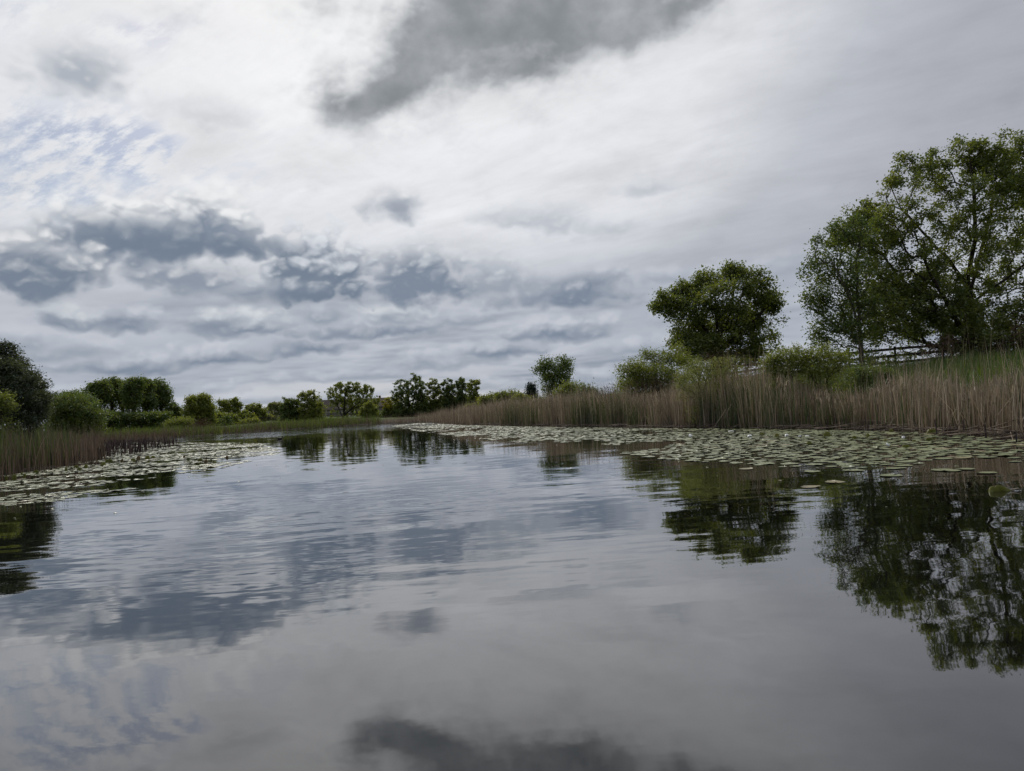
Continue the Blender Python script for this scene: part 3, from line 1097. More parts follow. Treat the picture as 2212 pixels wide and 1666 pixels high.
# ================================================================= far bank trees
G_COT = "tall thin trees with bare trunks on the left bank"
ordn = ["leftmost", "second from left", "third from left", "fourth from left", "fifth from left", "rightmost"]
cot = [(212, [(207, 855, 17, 24), (222, 842, 13, 16)]), (240, [(236, 848, 18, 20), (246, 836, 14, 14)]), (262, [(258, 840, 15, 16), (268, 855, 16, 20)]),
       (286, [(284, 842, 16, 18), (294, 832, 12, 12), (284, 866, 12, 14)]), (312, [(306, 845, 14, 18), (316, 834, 12, 13), (318, 868, 14, 14)]),
       (338, [(338, 840, 16, 17), (354, 846, 12, 14), (360, 866, 8, 12), (340, 866, 14, 16)])]
for i, (px, lb) in enumerate(cot):
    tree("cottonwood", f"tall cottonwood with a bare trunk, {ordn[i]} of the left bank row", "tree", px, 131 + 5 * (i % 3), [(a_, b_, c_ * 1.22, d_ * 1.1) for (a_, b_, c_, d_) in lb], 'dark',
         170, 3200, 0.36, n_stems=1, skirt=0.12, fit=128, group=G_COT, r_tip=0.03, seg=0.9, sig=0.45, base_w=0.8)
tree("undergrowth_shrub", "low green thicket under the left end of the tall thin trees", "shrub", 225, 124.4, [(215, 899, 28, 12), (250, 903, 26, 9)], 'dark', 80, 2600, 0.38, n_stems=4, base_w=0.8, r_tip=0.02, seg=0.8, fit=120)
tree("undergrowth_shrub", "low green thicket under the right end of the tall thin trees", "shrub", 320, 126, [(300, 902, 30, 9), (345, 900, 26, 10)], 'dark', 80, 2600, 0.38, n_stems=4, base_w=0.8, r_tip=0.02, seg=0.8, fit=122)
tree("small_tree", "small dark tree just right of the tall thin trees", "tree", 375, 138.8, [(372, 884, 13, 10), (382, 890, 10, 10), (366, 896, 8, 8)], 'dark', 70, 2200, 0.4, n_stems=1, r_tip=0.025, seg=0.8, fit=138)
tree("round_tree", "round yellow-green tree with feathery top above the reddish brush", "tree", 430, 118, [(430, 882, 30, 20), (412, 890, 16, 16), (446, 888, 18, 18), (432, 866, 22, 10), (440, 860, 12, 8)], 'light',
     160, 5200, 0.32, n_stems=5, base_w=0.8, r_tip=0.02, seg=0.7, fit=112)
tree("flat_topped_tree", "spindly flat-topped tree standing between two rounder trees on far left bank", "tree", 494, 160.4, [(482, 872, 13, 6), (506, 868, 9, 6), (515, 875, 9, 5), (495, 884, 22, 10)], 'mid', 80, 1900, 0.42, n_stems=3, r_tip=0.03, seg=0.9, fit=165)
tree("small_tree", "bright green small tree left of the pale gabled house", "tree", 550, 176.4, [(548, 884, 16, 14), (562, 892, 12, 14), (538, 892, 10, 10)], 'light', 90, 2600, 0.45, n_stems=3, r_tip=0.03, seg=0.9, fit=185)
for (px, d, lb, lf, lab) in [
        (470, 150, [(465, 900, 22, 10), (490, 902, 20, 8)], 'mid', "low green hedge of shrubs under the flat-topped tree"),
        (522, 170, [(515, 900, 18, 10), (535, 903, 14, 8)], 'mid', "low rounded shrub left of the bright green small tree"),
        (585, 215, [(578, 903, 10, 6), (604, 906, 16, 5)], 'pale', "pale shrubs in front of the gabled house"),
        (592, 260, [(588, 878, 10, 8), (606, 880, 12, 9)], 'pale', "pale feathery tree over the gable of the far house"),
        (690, 235, [(683, 906, 16, 7), (706, 910, 18, 4)], 'dark', "low dark shrubs in front of the grey house"),
        (655, 240, [(650, 912, 20, 7), (625, 912, 18, 7)], 'dark', "dark shrubs at the foot of the bright upright tree")]:
    tree("shrub", lab, "shrub", px, nearer(px, d), lb, lf, 70, 2200, 0.5, n_stems=5, base_w=2.0, r_tip=0.03, seg=1.0, fit=d, group="shrubs on the far bank")
tree("bushy_tree", "dark bushy tree with pale crown top right of the gabled house", "tree", 628, 130.9, [(628, 890, 20, 18), (615, 882, 12, 12), (640, 882, 12, 14), (628, 870, 16, 11)], 'dark', 140, 4200, 0.5, n_stems=3, r_tip=0.03, seg=1.0, fit=235)
tree("upright_tree", "bright green upright tree with spiky top left of the grey house", "tree", 668, 130, [(668, 888, 24, 20), (660, 866, 14, 16), (672, 858, 12, 14), (684, 876, 12, 20), (655, 850, 6, 8), (668, 850, 6, 8)], 'light',
     170, 5200, 0.48, n_stems=2, r_tip=0.03, seg=1.0, fit=232)
tree("sparse_tree", "thin pale tree behind the bright upright tree", "tree", 692, 139, [(688, 872, 12, 18), (694, 885, 10, 12)], 'pale', 70, 900, 0.45, n_stems=2, r_tip=0.025, seg=1.0, fit=262)
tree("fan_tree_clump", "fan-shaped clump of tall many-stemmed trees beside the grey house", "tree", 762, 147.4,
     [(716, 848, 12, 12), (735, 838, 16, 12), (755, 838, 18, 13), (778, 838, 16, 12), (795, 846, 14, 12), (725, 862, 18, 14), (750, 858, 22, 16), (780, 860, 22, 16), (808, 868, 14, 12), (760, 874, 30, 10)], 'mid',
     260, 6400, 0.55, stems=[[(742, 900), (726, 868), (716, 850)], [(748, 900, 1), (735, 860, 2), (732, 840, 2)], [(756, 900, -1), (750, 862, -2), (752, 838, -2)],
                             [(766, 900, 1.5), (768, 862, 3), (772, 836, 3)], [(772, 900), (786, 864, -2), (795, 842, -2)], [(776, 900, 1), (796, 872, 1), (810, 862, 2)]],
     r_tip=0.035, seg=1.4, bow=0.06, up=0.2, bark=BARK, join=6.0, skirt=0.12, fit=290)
tree("round_shrub", "small round dark green tree in front of the far fence", "tree", 797, 134.8, [(797, 886, 16, 16), (790, 892, 12, 12), (804, 892, 11, 12), (797, 874, 10, 6)], 'light', 130, 4200, 0.42, n_stems=3, r_tip=0.025, seg=0.9, fit=248)
tree("yellow_tree", "yellow flowering tree left of the large dark tree", "tree", 843, 145.9, [(840, 868, 14, 9), (852, 872, 14, 9), (835, 878, 10, 8), (848, 884, 14, 9)], 'yellow', 90, 2600, 0.5, n_stems=3, r_tip=0.03, seg=1.0, fit=285)
tree("shrub", "low brownish shrub under the yellow flowering tree", "shrub", 842, 145, [(838, 892, 14, 8), (855, 893, 14, 8)], 'dark', 60, 1500, 0.5, n_stems=4, base_w=2, r_tip=0.03, seg=1.0, group="shrubs on the far bank", fit=282)
tree("large_dark_tree", "large dark broad-crowned tree at the end of the lake", "tree", 886, 142,
     [(870, 838, 22, 20), (893, 828, 22, 18), (905, 842, 18, 20), (880, 858, 34, 22), (862, 850, 16, 16), (910, 866, 16, 20), (870, 880, 20, 14), (898, 884, 22, 14)], 'dark', 300, 9500, 0.55,
     stems=[[(886, 905), (886, 880), (880, 850)], [(886, 885), (898, 855), (900, 838)]], r_tip=0.04, seg=1.2, fit=272)
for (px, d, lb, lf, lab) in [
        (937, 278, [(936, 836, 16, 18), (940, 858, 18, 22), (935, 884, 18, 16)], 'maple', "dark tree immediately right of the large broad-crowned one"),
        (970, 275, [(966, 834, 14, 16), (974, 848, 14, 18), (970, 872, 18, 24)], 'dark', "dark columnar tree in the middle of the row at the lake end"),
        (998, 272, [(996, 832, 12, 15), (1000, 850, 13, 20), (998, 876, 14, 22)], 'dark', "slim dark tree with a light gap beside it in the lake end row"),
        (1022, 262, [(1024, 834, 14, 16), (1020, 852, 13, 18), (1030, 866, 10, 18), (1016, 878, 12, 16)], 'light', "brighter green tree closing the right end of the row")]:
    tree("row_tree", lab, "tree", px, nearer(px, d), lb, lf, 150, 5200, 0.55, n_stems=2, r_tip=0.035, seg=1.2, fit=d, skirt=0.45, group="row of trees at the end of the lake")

# right bank, far half
tree("yellow_shrub", "tiny yellow blossoming shrub right of the row of trees", "shrub", 1043, 100, [(1042, 866, 6, 5)], 'yellow', 30, 500, 0.3, n_stems=3, r_tip=0.015, fit=125)
for (px, d, lb, lf, lab) in [
        (1060, 98, [(1048, 868, 12, 10), (1068, 864, 16, 12), (1060, 878, 18, 8)], 'mid', "green bush nearest the yellow blossoming shrub on the right bank"),
        (1096, 94, [(1088, 862, 14, 12), (1104, 860, 16, 13), (1098, 874, 22, 10)], 'mid', "green bush in the middle of the low row left of the spruce"),
        (1128, 91, [(1122, 864, 14, 9), (1136, 868, 12, 8), (1128, 876, 16, 8)], 'light', "green bush directly left of the small spruce")]:
    tree("bush", lab, "bush", px, d, lb, lf, 90, 3400, 0.26, n_stems=6, base_w=1.0, r_tip=0.015, seg=0.6, group="low bushes along the far right bank")
tree("spruce_tree", "small dark pointed spruce left of the vase-shaped tree", "tree", 1148, 100, [(1148, 838, 3, 6), (1148, 846, 5, 6), (1148, 855, 7, 6), (1148, 864, 9, 6)], 'conifer', 120, 3000, 0.22, r_tip=0.008, seg=0.4, bow=-0.05, depth=0.0, fit=92)
tree("vase_tree", "vase-shaped leafy tree rising alone above the reeds", "tree", 1203, 87,
     [(1164, 803, 11, 8), (1176, 784, 14, 13), (1192, 798, 20, 18), (1215, 786, 14, 14), (1227, 792, 11, 14), (1205, 815, 24, 14), (1180, 818, 14, 10), (1185, 835, 14, 9), (1214, 826, 12, 12)], 'mid', 240, 9000, 0.17,
     stems=[[(1207, 865), (1206, 845), (1190, 815), (1178, 790)], [(1207, 850), (1212, 825), (1218, 795)], [(1207, 856), (1200, 830, 1), (1200, 800, 1.5)]], r_tip=0.013, seg=0.5, up=0.2, fit=74)
tree("bush", "rounded yellow-green bush at the foot of the vase-shaped tree", "bush", 1232, 70, [(1222, 846, 16, 16), (1240, 840, 16, 12), (1236, 856, 22, 14), (1212, 856, 10, 10)], 'light', 130, 6500, 0.13, n_stems=7, base_w=0.8, r_tip=0.010, seg=0.4, fit=62)
tree("bush", "thin leafy bush with bare shoots between round bush and reeds", "bush", 1268, 62, [(1262, 844, 14, 8), (1278, 850, 14, 10), (1260, 858, 16, 10)], 'mid', 80, 2600, 0.13, n_stems=7, base_w=1.0, r_tip=0.009, seg=0.4, fit=58)
for (px, d, lb, lab) in [
        (1310, 47, [(1290, 852, 20, 14), (1320, 842, 22, 18), (1345, 848, 20, 14)], "bare reddish brush left of the bright hillside bush"),
        (1395, 41, [(1370, 838, 30, 20), (1405, 830, 28, 22), (1432, 836, 24, 20)], "bare dark reddish brush below the bright hillside bush"),
        (1560, 45, [(1540, 780, 30, 24), (1580, 775, 26, 20)], "bare brown brush in front of the rounded tree trunk")]:
    tree("bare_shrub", lab, "shrub", px, d, lb, 'dead', 420, 1400 if px > 1500 else 500, 0.06, n_stems=16, base_w=1.2, r_tip=0.006, expo=0.36, seg=0.35, bark=TWIG_RED, alpha=0.6, group="bare brush on the right bank", k=3, bow=0.03)

# right bank, near half
tree("hillside_bush", "bright green sloping bush left of the rounded tree", "bush", 1405, 44,
     [(1347, 806, 18, 18), (1372, 796, 24, 20), (1400, 788, 26, 22), (1405, 768, 18, 12), (1430, 776, 24, 22), (1460, 770, 24, 26), (1385, 815, 30, 16), (1425, 805, 30, 18), (1478, 790, 20, 20), (1395, 832, 44, 14), (1450, 826, 34, 16), (1360, 830, 24, 12)], 'light', 320, 19000, 0.10,
     n_stems=9, base_w=1.5, r_tip=0.008, seg=0.4, sig=0.28, fit=47)
tree("rounded_tree", "dense rounded dark green tree standing alone on the right bank", "tree", 1561, 57,
     [(1432, 652, 20, 20), (1421, 666, 9, 9), (1458, 666, 30, 22), (1481, 637, 28, 28), (1504, 617, 32, 26), (1536, 602, 32, 20), (1588, 590, 28, 20), (1584, 579, 13, 9), (1633, 598, 15, 17), (1574, 643, 56, 41),
      (1643, 634, 32, 30), (1668, 651, 20, 26), (1511, 673, 43, 33), (1598, 690, 52, 33), (1483, 714, 32, 26), (1551, 720, 52, 33), (1633, 701, 22, 22), (1468, 742, 24, 17), (1615, 737, 33, 24), (1522, 746, 37, 22), (1494, 767, 32, 17), (1560, 763, 41, 20), (1616, 767, 32, 19)],
     'maple', 850, 54000, 0.15,
     stems=[[(1561, 800), (1556, 760), (1550, 715)], [(1556, 760), (1520, 700, 0.5), (1460, 660, 0.8)], [(1550, 725), (1540, 660, -0.8), (1530, 610, -1)], [(1552, 735), (1585, 670, 0.6), (1592, 600, 0.8)],
            [(1556, 755), (1620, 700, -0.5), (1665, 650, -0.8)], [(1556, 750), (1600, 720, -1.5), (1630, 700, -2.2)], [(1556, 750), (1510, 710, 1.4), (1490, 650, 2.0)]],
     r_tip=0.010, expo=0.48, seg=0.4, sig=0.26, k=6, skirt=0.10, fit=44)
tree("willow_bush", "loose yellow-green willow bush growing out of the reeds", "bush", 1535, 30.5,
     [(1480, 818, 24, 28), (1508, 800, 32, 26), (1545, 796, 30, 24), (1580, 790, 24, 20), (1525, 832, 44, 24), (1570, 822, 30, 24)], 'pale', 260, 8500, 0.075, n_stems=12, base_w=0.9, r_tip=0.005, seg=0.3, sig=0.17, aspect=0.35, fit=38.5)
tree("shrub", "light green shrub with tall sparse shoots right of the rounded tree", "shrub", 1705, 28.5, [(1665, 790, 24, 22), (1692, 776, 26, 24), (1722, 770, 22, 26), (1700, 798, 40, 18)], 'light', 230, 8000, 0.085, n_stems=12, base_w=1.0, r_tip=0.005, seg=0.3, sig=0.18, fit=37)
tree("shrub", "loose light shrub below the young maple by the fence", "shrub", 1775, 28, [(1745, 778, 20, 24), (1775, 768, 26, 26), (1808, 780, 26, 20), (1770, 800, 44, 16)], 'light', 230, 6500, 0.085, n_stems=12, base_w=1.0, r_tip=0.005, seg=0.3, sig=0.2, fit=36)
tree("shrub", "thin weedy shrub below the fence in the taller grass", "shrub", 1880, 29, [(1850, 806, 26, 16), (1890, 808, 26, 14), (1915, 812, 20, 12)], 'mid', 120, 3000, 0.085, n_stems=14, base_w=1.4, r_tip=0.005, seg=0.3, sig=0.2, fit=33.5)
tree("young_maple", "young light-leaved maple with a thin trunk before the fence", "tree", 1860, 38,
     [(1765, 520, 14, 14), (1750, 580, 18, 22), (1785, 560, 34, 40), (1815, 510, 30, 32), (1850, 500, 26, 36), (1790, 625, 44, 40), (1765, 650, 28, 26), (1840, 590, 44, 50), (1850, 655, 44, 40), (1790, 700, 38, 26), (1845, 715, 38, 26), (1765, 722, 18, 14)],
     'mid', 620, 15000, 0.13, stems=[[(1863, 805), (1859, 740), (1853, 660), (1849, 560)], [(1860, 730), (1810, 690, 0.8), (1760, 655, 1)], [(1857, 700), (1815, 620, -0.5), (1780, 560, -0.6)]],
     r_tip=0.009, seg=0.4, sig=0.24, bark=BARK_PALE, fit=37)
tree("big_maple", "tallest spreading maple at the right edge behind the fence", "tree", 2090, 41.5,
     [(2182, 315, 30, 40), (2150, 345, 44, 36), (2160, 390, 50, 44), (2205, 360, 30, 50), (2182, 350, 40, 40), (2125, 330, 30, 26), (2090, 328, 40, 28), (2075, 318, 20, 18), (2120, 355, 50, 36), (2005, 360, 42, 28), (1960, 345, 20, 14), (1950, 395, 34, 32), (1932, 392, 14, 10),
      (2020, 410, 60, 40), (2110, 420, 70, 50), (2190, 430, 50, 56), (1895, 440, 34, 28), (1890, 470, 44, 34), (1868, 500, 40, 36), (1905, 515, 50, 40), (1838, 478, 28, 24), (1820, 512, 30, 26), (1940, 470, 56, 42), (2040, 500, 80, 56), (2150, 510, 80, 60), (1880, 520, 60, 46), (1860, 480, 24, 22), (1960, 570, 90, 56), (2080, 600, 100, 60),
      (2200, 580, 70, 70), (1890, 600, 60, 50), (1900, 665, 80, 40), (1990, 660, 90, 50), (2100, 680, 90, 50), (2200, 680, 70, 50), (1960, 690, 80, 36), (2060, 700, 80, 40), (2150, 700, 80, 40), (2080, 655, 70, 40), (1900, 640, 50, 40), (1950, 620, 60, 40), (1960, 665, 60, 40), (1900, 700, 60, 30), (2020, 610, 50, 40), (1930, 715, 60, 26), (2020, 722, 60, 26), (2150, 732, 80, 26), (2265, 470, 60, 90), (2290, 620, 70, 90), (2225, 400, 40, 46)],
     'maple', 1500, 120000, 0.14,
     stems=[[(2090, 800), (2088, 740), (2092, 660), (2090, 600)],
            [(2090, 610), (2060, 565, 0.3), (2015, 500, 0.8), (1965, 430, 1.2), (1950, 390, 1.3)],
            [(2091, 600), (2095, 520, -0.5), (2090, 430, -0.6), (2085, 340, -0.4)],
            [(2092, 640), (2125, 560, 0.5), (2150, 470, 0.6), (2168, 390, 0.5)],
            [(2092, 660), (2160, 600, -1.0), (2220, 550, -1.5), (2250, 500, -1.6)],
            [(2088, 765), (2050, 752, 0.5), (2000, 728, 1.2), (1940, 690, 1.8), (1890, 640, 2.0)],
            [(2088, 745), (2040, 700, -1.2), (1980, 640, -2.2), (1930, 560, -2.6)],
            [(2090, 690), (2040, 640, 1.8), (1990, 580, 2.6), (1960, 520, 3.0)],
            [(2090, 700), (2150, 650, 1.8), (2210, 620, 2.8), (2270, 600, 3.2)],
            [(2089, 760), (2130, 735, 1.0), (2190, 715, 1.6)]],
     r_tip=0.0095, expo=0.485, seg=0.42, sig=0.24, k=6, alpha=0.3, skirt=0.08, depth=0.5, fit=41.5)
tree("dead_bramble", "tangle of dead brown leaves and vines beneath the tallest maple", "shrub", 2110, 39, [(2040, 752, 30, 26), (2090, 758, 40, 30), (2140, 750, 40, 32), (2190, 745, 36, 36), (2225, 720, 34, 50)], 'dead', 420, 9000, 0.11,
     n_stems=16, base_w=2.2, r_tip=0.006, seg=0.35, sig=0.22, bark=TWIG_RED, k=3, fit=38.5)
for (px, d, top, lab) in [(2172, 21.5, 806, "leafy green stalk standing in the reeds near the right edge"), (2130, 22.5, 816, "smaller leafy green stalk left of the one near right edge"), (2058, 27, 772, "tall bare brown stalk before the dead bramble")]:
    tree("tall_weed", lab, "plant", px, d, [(px, top + 30, 12, 34), (px + 6, top + 90, 12, 30)], 'mid', 26, 160, 0.10, n_stems=2, base_w=0.1, r_tip=0.005, seg=0.25, sig=0.05, aspect=0.3, group="tall weeds in the right reeds", k=4)

# left bank, near
tree("olive_tree", "grey-green bushy tree at the left edge of the lake", "tree", 30, 36,
     [(10, 765, 22, 24), (30, 790, 26, 26), (0, 810, 36, 40), (50, 820, 30, 26), (75, 845, 26, 26), (40, 860, 50, 36), (88, 872, 18, 24), (0, 880, 50, 36), (60, 895, 40, 26), (-50, 800, 44, 60), (-60, 870, 50, 50)], 'olive', 760, 66000, 0.125,
     n_stems=5, base_w=0.7, r_tip=0.008, seg=0.4, sig=0.22, aspect=0.4, fit=36)
tree("bush", "yellow-green tuft in front of the grey-green tree at left edge", "bush", 8, 33, [(2, 862, 18, 12), (10, 880, 24, 12), (-10, 870, 20, 16)], 'light', 70, 2600, 0.09, n_stems=5, base_w=0.5, r_tip=0.006, seg=0.3, sig=0.2, fit=33)
tree("spreading_shrub", "spreading green small tree by the inlet on the left bank", "tree", 168, 82,
     [(122, 888, 24, 24), (150, 874, 34, 22), (185, 884, 30, 22), (205, 900, 22, 18), (140, 912, 34, 22), (175, 912, 36, 22), (212, 912, 14, 14), (120, 925, 24, 18)], 'mid', 420, 20000, 0.15, n_stems=4, base_w=0.5, r_tip=0.010, seg=0.45, sig=0.3, fit=66)
tree("bushy_tree", "darker green tree behind the spreading one on the left bank", "tree", 160, 100, [(118, 872, 20, 16), (140, 862, 22, 14), (165, 862, 24, 14), (190, 872, 18, 14), (150, 880, 40, 16), (108, 885, 12, 14)], 'dark', 200, 7500, 0.22, n_stems=4, base_w=0.8, r_tip=0.014, seg=0.6, fit=86)
for (px, d, lb, lab) in [
        (432, 106, [(420, 922, 16, 14), (440, 918, 18, 14)], "dark reddish bare brush below the round yellow-green tree"),
        (395, 110, [(380, 916, 22, 10), (400, 914, 18, 10)], "brownish brush with green tips left of the reddish brush"),
        (600, 124, [(590, 918, 30, 6), (620, 917, 30, 6)], "low purplish bare brush before the gabled house")]:
    tree("bare_shrub", lab, "shrub", px, d, lb, 'dead' if px != 395 else 'mid', 220, 700 if px != 395 else 2000, 0.12 if px != 395 else 0.22, n_stems=14, base_w=2.0, r_tip=0.012, expo=0.34, seg=0.6, bark=TWIG_RED, alpha=0.6, group="bare brush on the left bank", k=3, bow=0.03)
# woods closing the view far behind both banks
rng = np.random.default_rng(55)
C = []
for i in range(520):
    a = rng.uniform(-0.95, 0.85)
    d = rng.uniform(380, 620)
    x_, y_ = d * math.sin(a), d * math.cos(a)
    hgt = rng.uniform(2.5, 5.0)
    n = 60
    q = rng.normal(size=(n, 3)) * np.array([3.5, 3.5, hgt * 0.35])
    q[:, 2] += hgt * 0.6
    C.append(q + np.array([x_, y_, gz(x_, y_)]))
C = np.concatenate(C)
o = link("distant_woods", leaves_mesh("distant_woods", rng, C, 1.4, LEAF['mid'], 0.4, 0.7))
tag(o, "low green woods far behind the fields on both banks", "woods", kind='stuff')

# low hedgerow growth that closes the far bank under the trees
hedge = [(205, 132, 'mid'), (398, 128, 'dark'), (458, 160, 'mid'), (510, 178, 'light'), (640, 250, 'dark'), (820, 300, 'dark'),
         (868, 292, 'dark'), (905, 292, 'mid'), (930, 290, 'dark'), (955, 288, 'mid'), (985, 285, 'dark'), (1010, 280, 'dark'), (1035, 240, 'light')]
spots = ["leftmost, under the tall thin trees", "left of the round yellow-green tree", "right of the round yellow-green tree",
         "below the flat-topped tree", "at the foot of the dark bushy tree", "under the yellow flowering tree", "at the left foot of the large dark tree",
         "at the right foot of the large dark tree", "at the foot of the first row tree", "between the first two row trees", "under the middle row trees", "under the slim row tree", "closing the right end of the row"]
hr_ = random.Random(4)
for (px, d, lf), sp_ in zip(hedge, spots):
    d = nearer(px, d)
    yb = 909 - 0.0594 * (px - 863) - 14
    tree("hedge_shrub", f"low hedge shrub on the far bank {sp_}", "shrub", px, d, [(px - 14 + hr_.uniform(-6, 6), yb - hr_.uniform(2, 10), hr_.uniform(9, 18), hr_.uniform(5, 11)), (px + 10 + hr_.uniform(-8, 8), yb - hr_.uniform(2, 14), hr_.uniform(8, 16), hr_.uniform(5, 13)), (px + hr_.uniform(-10, 10), yb, hr_.uniform(20, 32), 7)], lf, 70, 2400, 0.0022 * d, n_stems=6, base_w=0.01 * d, r_tip=0.0001 * d, seg=0.006 * d,
         sig=0.0025 * d, group="hedge shrubs on the far bank")

extra = [(245, 150, 16, 10, 'mid', "small light shrub in front of the left half of the tall thin trees"), (335, 142, 22, 8, 'light', "broad low shrub under the rightmost tall thin trees"), (482, 140, 18, 12, 'dark', "dark upright shrub behind the low hedge left of the flat-topped tree"),
         (538, 150, 20, 8, 'light', "wide pale shrub below the bright green small tree"), (860, 146, 14, 14, 'mid', "mid green shrub between the yellow tree and the large dark tree"), (915, 150, 16, 22, 'dark', "dark shrub filling the gap right of the large dark tree"),
         (955, 150, 14, 26, 'dark', "dark growth between the first and second row trees"), (985, 150, 14, 26, 'dark', "dark growth between the second and third row trees"), (1010, 148, 14, 24, 'mid', "green growth between the last two row trees")]
for (px, d, w_, h_, lf, lab) in extra:
    yb = 909 - 0.0594 * (px - 863) - 12
    tree("shrub", lab, "shrub", px, d, [(px - w_ * .4, yb - h_ * .5, w_ * .6, h_ * .7), (px + w_ * .4, yb - h_ * .8, w_ * .55, h_ * .8), (px, yb, w_, h_ * .5)], lf, 60, 1500, 0.30, n_stems=5, base_w=1.0, r_tip=0.014, seg=0.7, sig=0.35,
         group="filler shrubs on the far bank")

# ================================================================= reeds, grass
rng = np.random.default_rng(21)


def right_keep(x, y):
    sd = lake_sd(x, y) + 0.35 * wob(x, y, 0.9, 3)
    k = (sd > -0.25) & (sd < 5.2) & (x > side(y) - 2)
    dens = np.interp(sd, [-0.3, 0.1, 1.2, 3.6, 5.2], [0.25, 1.0, 1.0, 0.7, 0.15]) * (1 / (1 + (np.maximum(y, 12) / 60.0) ** 1.6))
    cl = 0.50 + 0.50 * wob(x, y, 1.5, 41) + 0.28 * wob(x, y, 3.9, 42)
    near = np.clip((x - 0.36 * y - 1) / 4, 0, 1)      # thinner where the saplings stand
    return np.where(k, dens * np.clip(cl, 0.06, 1) * (1 - 0.25 * near), 0)


_px = [880, 940, 1000, 1100, 1200, 1300, 1400, 1440, 1500, 1550, 1650, 1730, 1800, 1860, 1930, 2000, 2100, 2212, 2400]
RTOP = ([azel(p_, 880)[0] for p_ in _px], [1.0, 1.25, 1.55, 1.75, 1.75, 1.75, 1.5, 1.5, 1.75, 2.0, 2.05, 1.45, 1.1, 1.05, 1.4, 1.5, 1.15, 1.35, 1.4])
xy = scatter(rng, 24000, (-20, 20, 6, 108), right_keep)
reed_bed("dry_reeds", "dense bed of tall dry tan cattail stalks along the right bank", "reeds", rng, xy, 1.85, 0.26, 0.020, REED_TAN, 0.075, 0.22, 0.25, top=RTOP, field=0.05)
xy = scatter(rng, 6500, (-20, 20, 8, 100), lambda x, y: right_keep(x, y) * 0.9)
reed_bed("bent_reeds", "dry broken and bent reed blades among the stalks on the right bank", "reeds", rng, xy, 1.75, 0.3, 0.014, REED_TAN, 0.42, 1.1, 0.2, tintbias=0.18, top=RTOP)
xy = scatter(rng, 12000, (-5, 20, 8, 60), lambda x, y: right_keep(x, y) * np.clip(0.35 + 0.65 * wob(x, y, 0.7, 51), 0.05, 1))
reed_bed("green_reeds", "young green reed blades growing through the dry bed on the right", "reeds", rng, xy, 1.25, 0.28, 0.022, REED_GREEN, 0.14, 0.2, 0.15, top=(RTOP[0], [t * .8 for t in RTOP[1]]))


xy = scatter(rng, 2600, (-28, 20, 8, 70), right_keep)
g_ = ground_h(xy[:, 0], xy[:, 1])
az_ = np.degrees(np.arctan2(xy[:, 0], xy[:, 1]))
h_ = np.maximum(0.5, np.interp(az_, RTOP[0], RTOP[1]) - 0.85 * np.maximum(g_, 0)) * rng.uniform(0.78, 1.12, len(xy))
V, Q, m = blades(rng, xy, np.maximum(g_, -0.05) + h_ - 0.25, rng.uniform(0.22, 0.5, len(xy)), rng.uniform(0.018, 0.05, len(xy)), 0.35, 0.9, 3, tip=0.1, field=0.1)
tag(link("reed_plumes", mk_mesh("reed_plumes", V, Q, REED_TAN, tint=np.repeat(rng.uniform(0.35, 0.95, len(xy)), m))), "pale drooping tops and torn blades of the dry reeds on the right", "reeds", kind='stuff')


def berm_keep(x, y):
    sd = lake_sd(x, y)
    return np.where((sd > 3.6) & (sd < 22) & (x > side(y)), np.interp(y, [12, 30, 60, 110], [1, 1, .6, .15]), 0)


xy = scatter(rng, 52000, (-10, 38, 12, 100), berm_keep)
reed_bed("bank_grass", "bright green grass on the slope of the right bank below the fence", "grass", rng, xy, 0.42, 0.35, 0.030, GRASS, 0.35, 0.6, 0.1)
xy = scatter(rng, 9000, (-10, 34, 14, 90), lambda x, y: np.where((lake_sd(x, y) > 3.0) & (lake_sd(x, y) < 8.5), 1.0, 0.0) * (x > side(y)) * np.clip(0.5 + 0.6 * wob(x, y, 0.8, 61), 0.05, 1))
reed_bed("tall_weeds", "thin green and dry weeds between the reeds and the grass on the right", "weeds", rng, xy, 1.05, 0.35, 0.016, REED_GREEN, 0.22, 0.3, 0.1)
xy = scatter(rng, 1500, (-10, 34, 14, 60), lambda x, y: np.where((lake_sd(x, y) > 3.0) & (lake_sd(x, y) < 9.5), 1.0, 0.0) * (x > side(y)))
reed_bed("dry_weeds", "tall pale dry grass stems standing above the right reeds", "weeds", rng, xy, 1.7, 0.3, 0.011, REED_TAN, 0.16, 0.5, 0.2, tintbias=0.1)


def left_keep(x, y):
    sd = lake_sd(x, y) + 0.3 * wob(x, y, 0.9, 3)
    return np.where((sd > -1.0) & (sd < 5) & (y < 43) & (x < -8), np.interp(sd, [-1, 0, 3, 5], [.7, 1, .8, .3]), 0)


xy = scatter(rng, 6500, (-36, -12, 10, 43), left_keep)
reed_bed("left_reeds", "brown and green cattail bed at the left edge of the lake", "reeds", rng, xy, 1.1, 0.32, 0.020, REED_RED, 0.13, 0.2, 0.3)
xy = scatter(rng, 5500, (-36, -12, 10, 43), lambda x, y: left_keep(x, y) * (lake_sd(x, y) > 0.2))
reed_bed("left_green_reeds", "green reed blades inside the cattail bed at the left edge", "reeds", rng, xy, 1.2, 0.3, 0.022, REED_GREEN, 0.12, 0.2, 0.2)

# stubble of broken cattails standing in the water
sp = [tuple(on_water(*p))[:2] for p in ((-10, 1027), (100, 1013), (190, 1001), (260, 987), (340, 973), (400, 965), (395, 958), (330, 957), (250, 960), (190, 966), (150, 985), (-10, 1004))]


